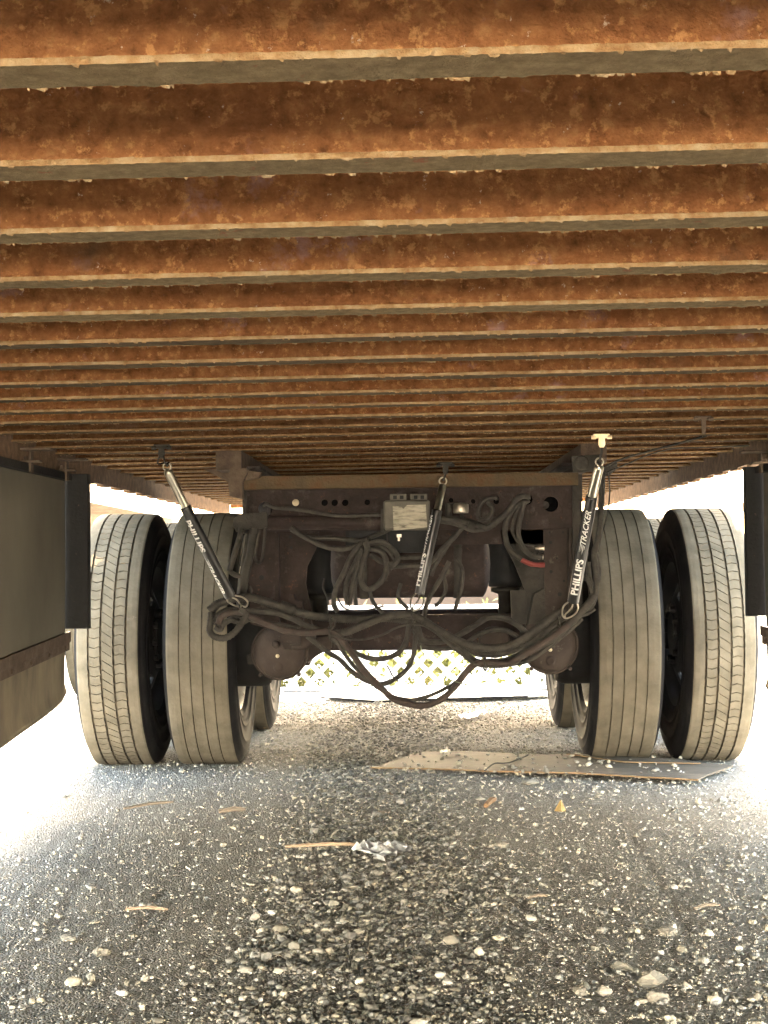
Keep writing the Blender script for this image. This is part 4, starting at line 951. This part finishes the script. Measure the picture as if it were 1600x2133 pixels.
def crumple(name,pts,z,m,label,cat,seed,nu=14,nv=6,amp=.015):
    rng=np.random.default_rng(seed); a,b_,c,d=[G(*p) for p in pts]; vs=[]
    for i in range(nu+1):
        for j in range(nv+1):
            u,v=i/nu,j/nv; p=a*(1-u)*(1-v)+b_*u*(1-v)+c*u*v+d*(1-u)*v
            p=p+Vector((rng.normal(0,.004),rng.normal(0,.004),z+abs(rng.normal(0,amp)))); vs.append(p)
    n1=len(vs); vs+=[p-Vector((0,0,.0008)) for p in vs]; b=MB(); fs=[]
    for i in range(nu):
        for j in range(nv):
            q=i*(nv+1)+j
            for t in ((q,q+1,q+nv+2),(q,q+nv+2,q+nv+1)): fs.append(t); fs.append(tuple(n1+k for k in t[::-1]))
    b.add(vs,fs); o=b.build(name,m,fix=False); tag(o,label,cat); return o
M['dustplastic']=mat('dusty_clear_plastic',[(.25,.24,.22),(.36,.35,.32)],20,4,.4,bump=.3)
crumple('foil_scrap',[(727,1786),(800,1776),(858,1788),(800,1810)],.020,M['foil'],'crumpled silver foil scrap at the end of the long splinter','foil',3,12,6,.014)
crumple('plastic_scrap',[(956,1502),(1010,1487),(1014,1493),(972,1508)],.022,M['bluebag'],'pale blue plastic scrap on gravel behind the wheels','plastic',4,8,3,.006)
crumple('plastic_scrap',[(918,1584),(938,1579),(942,1587),(925,1591)],.030,M['dustplastic'],'small clear plastic scrap on the far edge of the plywood sheet','plastic',5,5,4,.012)
def stick(name,p0,p1,r,m,label,h=.012,cat='stick',taper=.6):
    a=G(*p0)+Vector((0,0,h)); c=G(*p1)+Vector((0,0,h+.004)); b=MB(); mid=(a+c)/2+Vector((0,.006,.004))
    b.tube([a,a+(mid-a)*.5,mid,mid+(c-mid)*.6,c],[r*.9,r,r*1.1,r,r*taper],6,smooth=False); o=b.build(name,M[m]); tag(o,label,cat); return o
stick('splinter',(594,1781),(790,1781),.0052,'wood','long pale wooden splinter pointing to the foil scrap',.024,'splinter')
stick('stick',(258,1692),(362,1680),.005,'greywood','slim pale stick on the packed dirt in front of the left wheels')
stick('stick',(456,1698),(512,1696),.008,'greywood','flat broken bark piece in the dirt below the left inner tyre')
stick('stick',(262,1905),(350,1909),.004,'wood','short pale splinter beside the angular stone at near left')
stick('twig',(1100,1880),(1142,1879),.004,'greywood','short pale twig on gravel right of the middle',.01,'twig')
stick('twig',(770,1709),(808,1703),.008,'greywood','grey wood chip between the foil and the plywood sheet',.01,'wood chip')
stick('twig',(1012,1686),(1032,1674),.010,'brownleaf','curled brown bark chip in front of the plywood sheet',.012,'bark chip')
stick('twig',(1446,1900),(1500,1896),.004,'greywood','thin twig on the smooth dirt at right',.008,'twig')
def leaf(px,py,w,h,m,label):
    c=G(px,py)+Vector((0,0,.010)); b=MB(); b.add([c+Vector((-w,0,.004)),c+Vector((w,-.005,.004)),c+Vector((w*.2,.01,h)),c+Vector((w*.1,-.03,.006)),c+Vector((-w,.001,.003)),c+Vector((w,-.004,.003)),c+Vector((w*.2,.011,h)),c+Vector((w*.1,-.029,.005))],[(0,3,2),(3,1,2),(4,6,7),(7,6,5)]); o=b.build('dry_leaf',m,fix=False); tag(o,label,'leaf')
leaf(1167,1698,.018,.040,M['leaf'],'folded yellow leaf standing like a small tent on the gravel'); leaf(811,1664,.018,.012,M['brownleaf'],'flat orange brown leaf on gravel left of the plywood sheet')

# ------------------------------------------------------------------ yard behind
GZ=-.2; FY=12.6
FN=empty('lattice_fence','low white diagonal lattice fence beyond the trailer seen under the axle','fence',loc=(0,FY,GZ))
def pt2(b,name,m,par): o=b.build(name,m,par); o.location=-par.location; return o
top=.49; x0,x1=-2.2,2.6; b=MB(); b.box((x0,FY-.02,top-.05),(x1,FY+.02,top),0,.004); pt2(b,'top_rail',M['white'],FN)
b=MB(); b.box((x0,FY-.02,GZ),(x1,FY+.02,GZ+.03),0,.004); pt2(b,'bottom_rail',M['white'],FN)
for k in range(4):
    x=x0+(x1-x0)*k/3; b=MB(); b.box((x-.04,FY-.03,GZ-.05),(x+.04,FY+.05,top+.03),0,.004); pt2(b,'post',M['white'],FN)
H=top-.05-GZ-.03; zb_=GZ+.03; sp=.105*math.sqrt(2)
cnt=int((x1-x0+H)/sp)
for d in (0,1):
    for k in range(cnt):
        xs_=x0-H+k*sp; xa,xb=xs_,xs_+H
        za,zc=zb_,zb_+H
        if xa<x0: za+=(x0-xa); xa=x0
        if xb>x1: zc-=(xb-x1); xb=x1
        if xb-xa<.05: continue
        if d: p0,p1=(x0+x1-xa),(x0+x1-xb)
        else: p0,p1=xa,xb
        yy=FY-.008 if d else FY+.004; w=.019*.7071
        q0=Vector((p0,yy,za)); q1=Vector((p1,yy,zc)); t=(q1-q0).normalized(); nn=Vector((-t.z,0,t.x))*.019
        b=MB(); b.poly([q0-nn,q1-nn,q1+nn,q0+nn],(0,.006,0)); pt2(b,'slat',M['white'],FN)
# shrubs behind the lattice
rng=np.random.default_rng(5)
for i,(cx,wd,ht,lab) in enumerate(((-1.0,.6,.55,'yellow green weed clump behind the left end of the lattice fence'),(.1,.8,.55,'yellow green weed clump behind the middle of the lattice fence'),(1.2,.5,.5,'smaller weed clump behind the right of the lattice fence'))):
    n=2600; c=rng.normal(0,1,(n,3))*np.array([wd*.5,.12,ht*.28])+np.array([cx,FY+.45,GZ+ht*.5]); c[:,2]=np.maximum(c[:,2],GZ+.01)
    b=MB()
    for p in c:
        p=Vector(p); a=Vector(rng.normal(0,1,3)).normalized()*.045; e=Vector(rng.normal(0,1,3)).normalized()*.02
        b.add([p-a,p+e,p+a,p-e],[(0,1,2,3)])
    sh=empty('weed_clump',lab,'weeds',loc=(cx,FY+.45,GZ)); o=b.build('foliage',M['green'],sh,fix=False); o.location=-sh.location; o['kind']='stuff'
    b=MB()
    for k in range(9):
        xx=cx+rng.uniform(-wd*.4,wd*.4); b.tube([(xx,FY+.45,GZ),(xx+rng.normal(0,.03),FY+.45,GZ+ht*.5),(xx+rng.normal(0,.05),FY+.45,GZ+ht*.9)],[.005,.004,.002],5)
    o=b.build('stem',M['green'],sh,fix=False); o.location=-sh.location
# low tan building
BD=empty('tan_building','low tan stucco building far behind the trailer, glimpsed above the axle','building',loc=(0,28,GZ))
b=MB(); b.box((-3.4,28,GZ),(3.4,33,1.45)); pt2(b,'wall',M['stucco'],BD)
b=MB(); b.box((-3.6,27.8,1.452),(3.6,33.2,1.56)); pt2(b,'roof',M['roof'],BD)
M['farrust']=mat('pale_tan_rust',[(.26,.19,.13),(.36,.28,.2)],12,5,.9,bump=.2)
# neighbouring trailer, parked parallel on the left
def neighbour(xa,xb,y0,y1,lab,zoff=0):
    root=empty('parked_trailer',lab,'trailer',loc=((xa+xb)/2,y1,0)); cx=(xa+xb)/2; hw=(xb-xa)/2
    k=0; y=y0
    me=None
    while y<y1-.1:
        if me is None:
            b=MB(); b.box((xa+.02,0,0),(xb-.02,.054,.007)); b.box((xa+.02,.024,.007),(xb-.02,.03,.04)); me=b.mesh('cross_beam',[M['farrust']])
        o=link('cross_beam',me,root); o.location=Vector((0,y,CAMZ+.43+zoff))-root.location; y+=.3048
    for (a,c,nm) in ((xa,xa+.02,'side_rail'),(xb-.02,xb,'side_rail')):
        b=MB(); b.box((a,y0,CAMZ+.425+zoff),(c,y1,CAMZ+.49+zoff)); pt2(b,nm,M['white'],root)
    b=MB(); b.box((xa+.021,y0,CAMZ+.472+zoff),(xb-.021,y1,CAMZ+.489+zoff)); pt2(b,'deck',M['deckunder'],root)
    b=MB(); b.box((xa,y1+.002,CAMZ+.35+zoff),(xb,y1+.06,CAMZ+.49+zoff)); pt2(b,'end_sill',M['farrust'],root)
    for s in (-1,1):
        w=link('wheel',dP if s>0 else dN,root); w.location=Vector((cx+s*(hw-.28),11.2,.40))-root.location; link('tyre',T_in,w); link('rim',rimM,w)
    b=MB(); b.cyl((cx-hw+.4,11.2,.40),(cx+hw-.4,11.2,.40),.06); b.box((cx-.5,10.9,.40),(cx-.4,11.5,CAMZ+.43+zoff)); b.box((cx+.4,10.9,.40),(cx+.5,11.5,CAMZ+.43+zoff)); pt2(b,'axle',M['frame'],root)
neighbour(-4.65,-2.02,6.5,13.2,'second rusty flatbed trailer parked alongside on the left')
neighbour(2.66,5.3,7.0,12.4,'third flatbed trailer parked alongside on the right',.06)

# added bounce wall, unseen behind the viewer: reflects sun low onto the beams
WY=-6.6
WH=empty('bounce_wall','added low white wall, unseen, bouncing sunlight under the trailer','wall',loc=(0,WY,0))
M['pale']=mat('bounce_white',[(.72,.70,.65),(.80,.78,.74)],2,5,.9,bump=.2)  # bright coat of the added bounce wall
b=MB(); b.box((-9,WY-.2,-.1),(9,WY,1.55)); pt2(b,'wall',M['pale'],WH)
b=MB(); b.box((-9.05,WY-.25,1.552),(9.05,WY+.05,1.62),0,.01); pt2(b,'coping',M['pale'],WH)
for xx in (-9,-6,-3,3,6,9):
    b=MB(); b.box((xx-.2,WY+.001,-.1),(xx+.2,WY+.08,1.55),0,.01); pt2(b,'pier',M['pale'],WH)
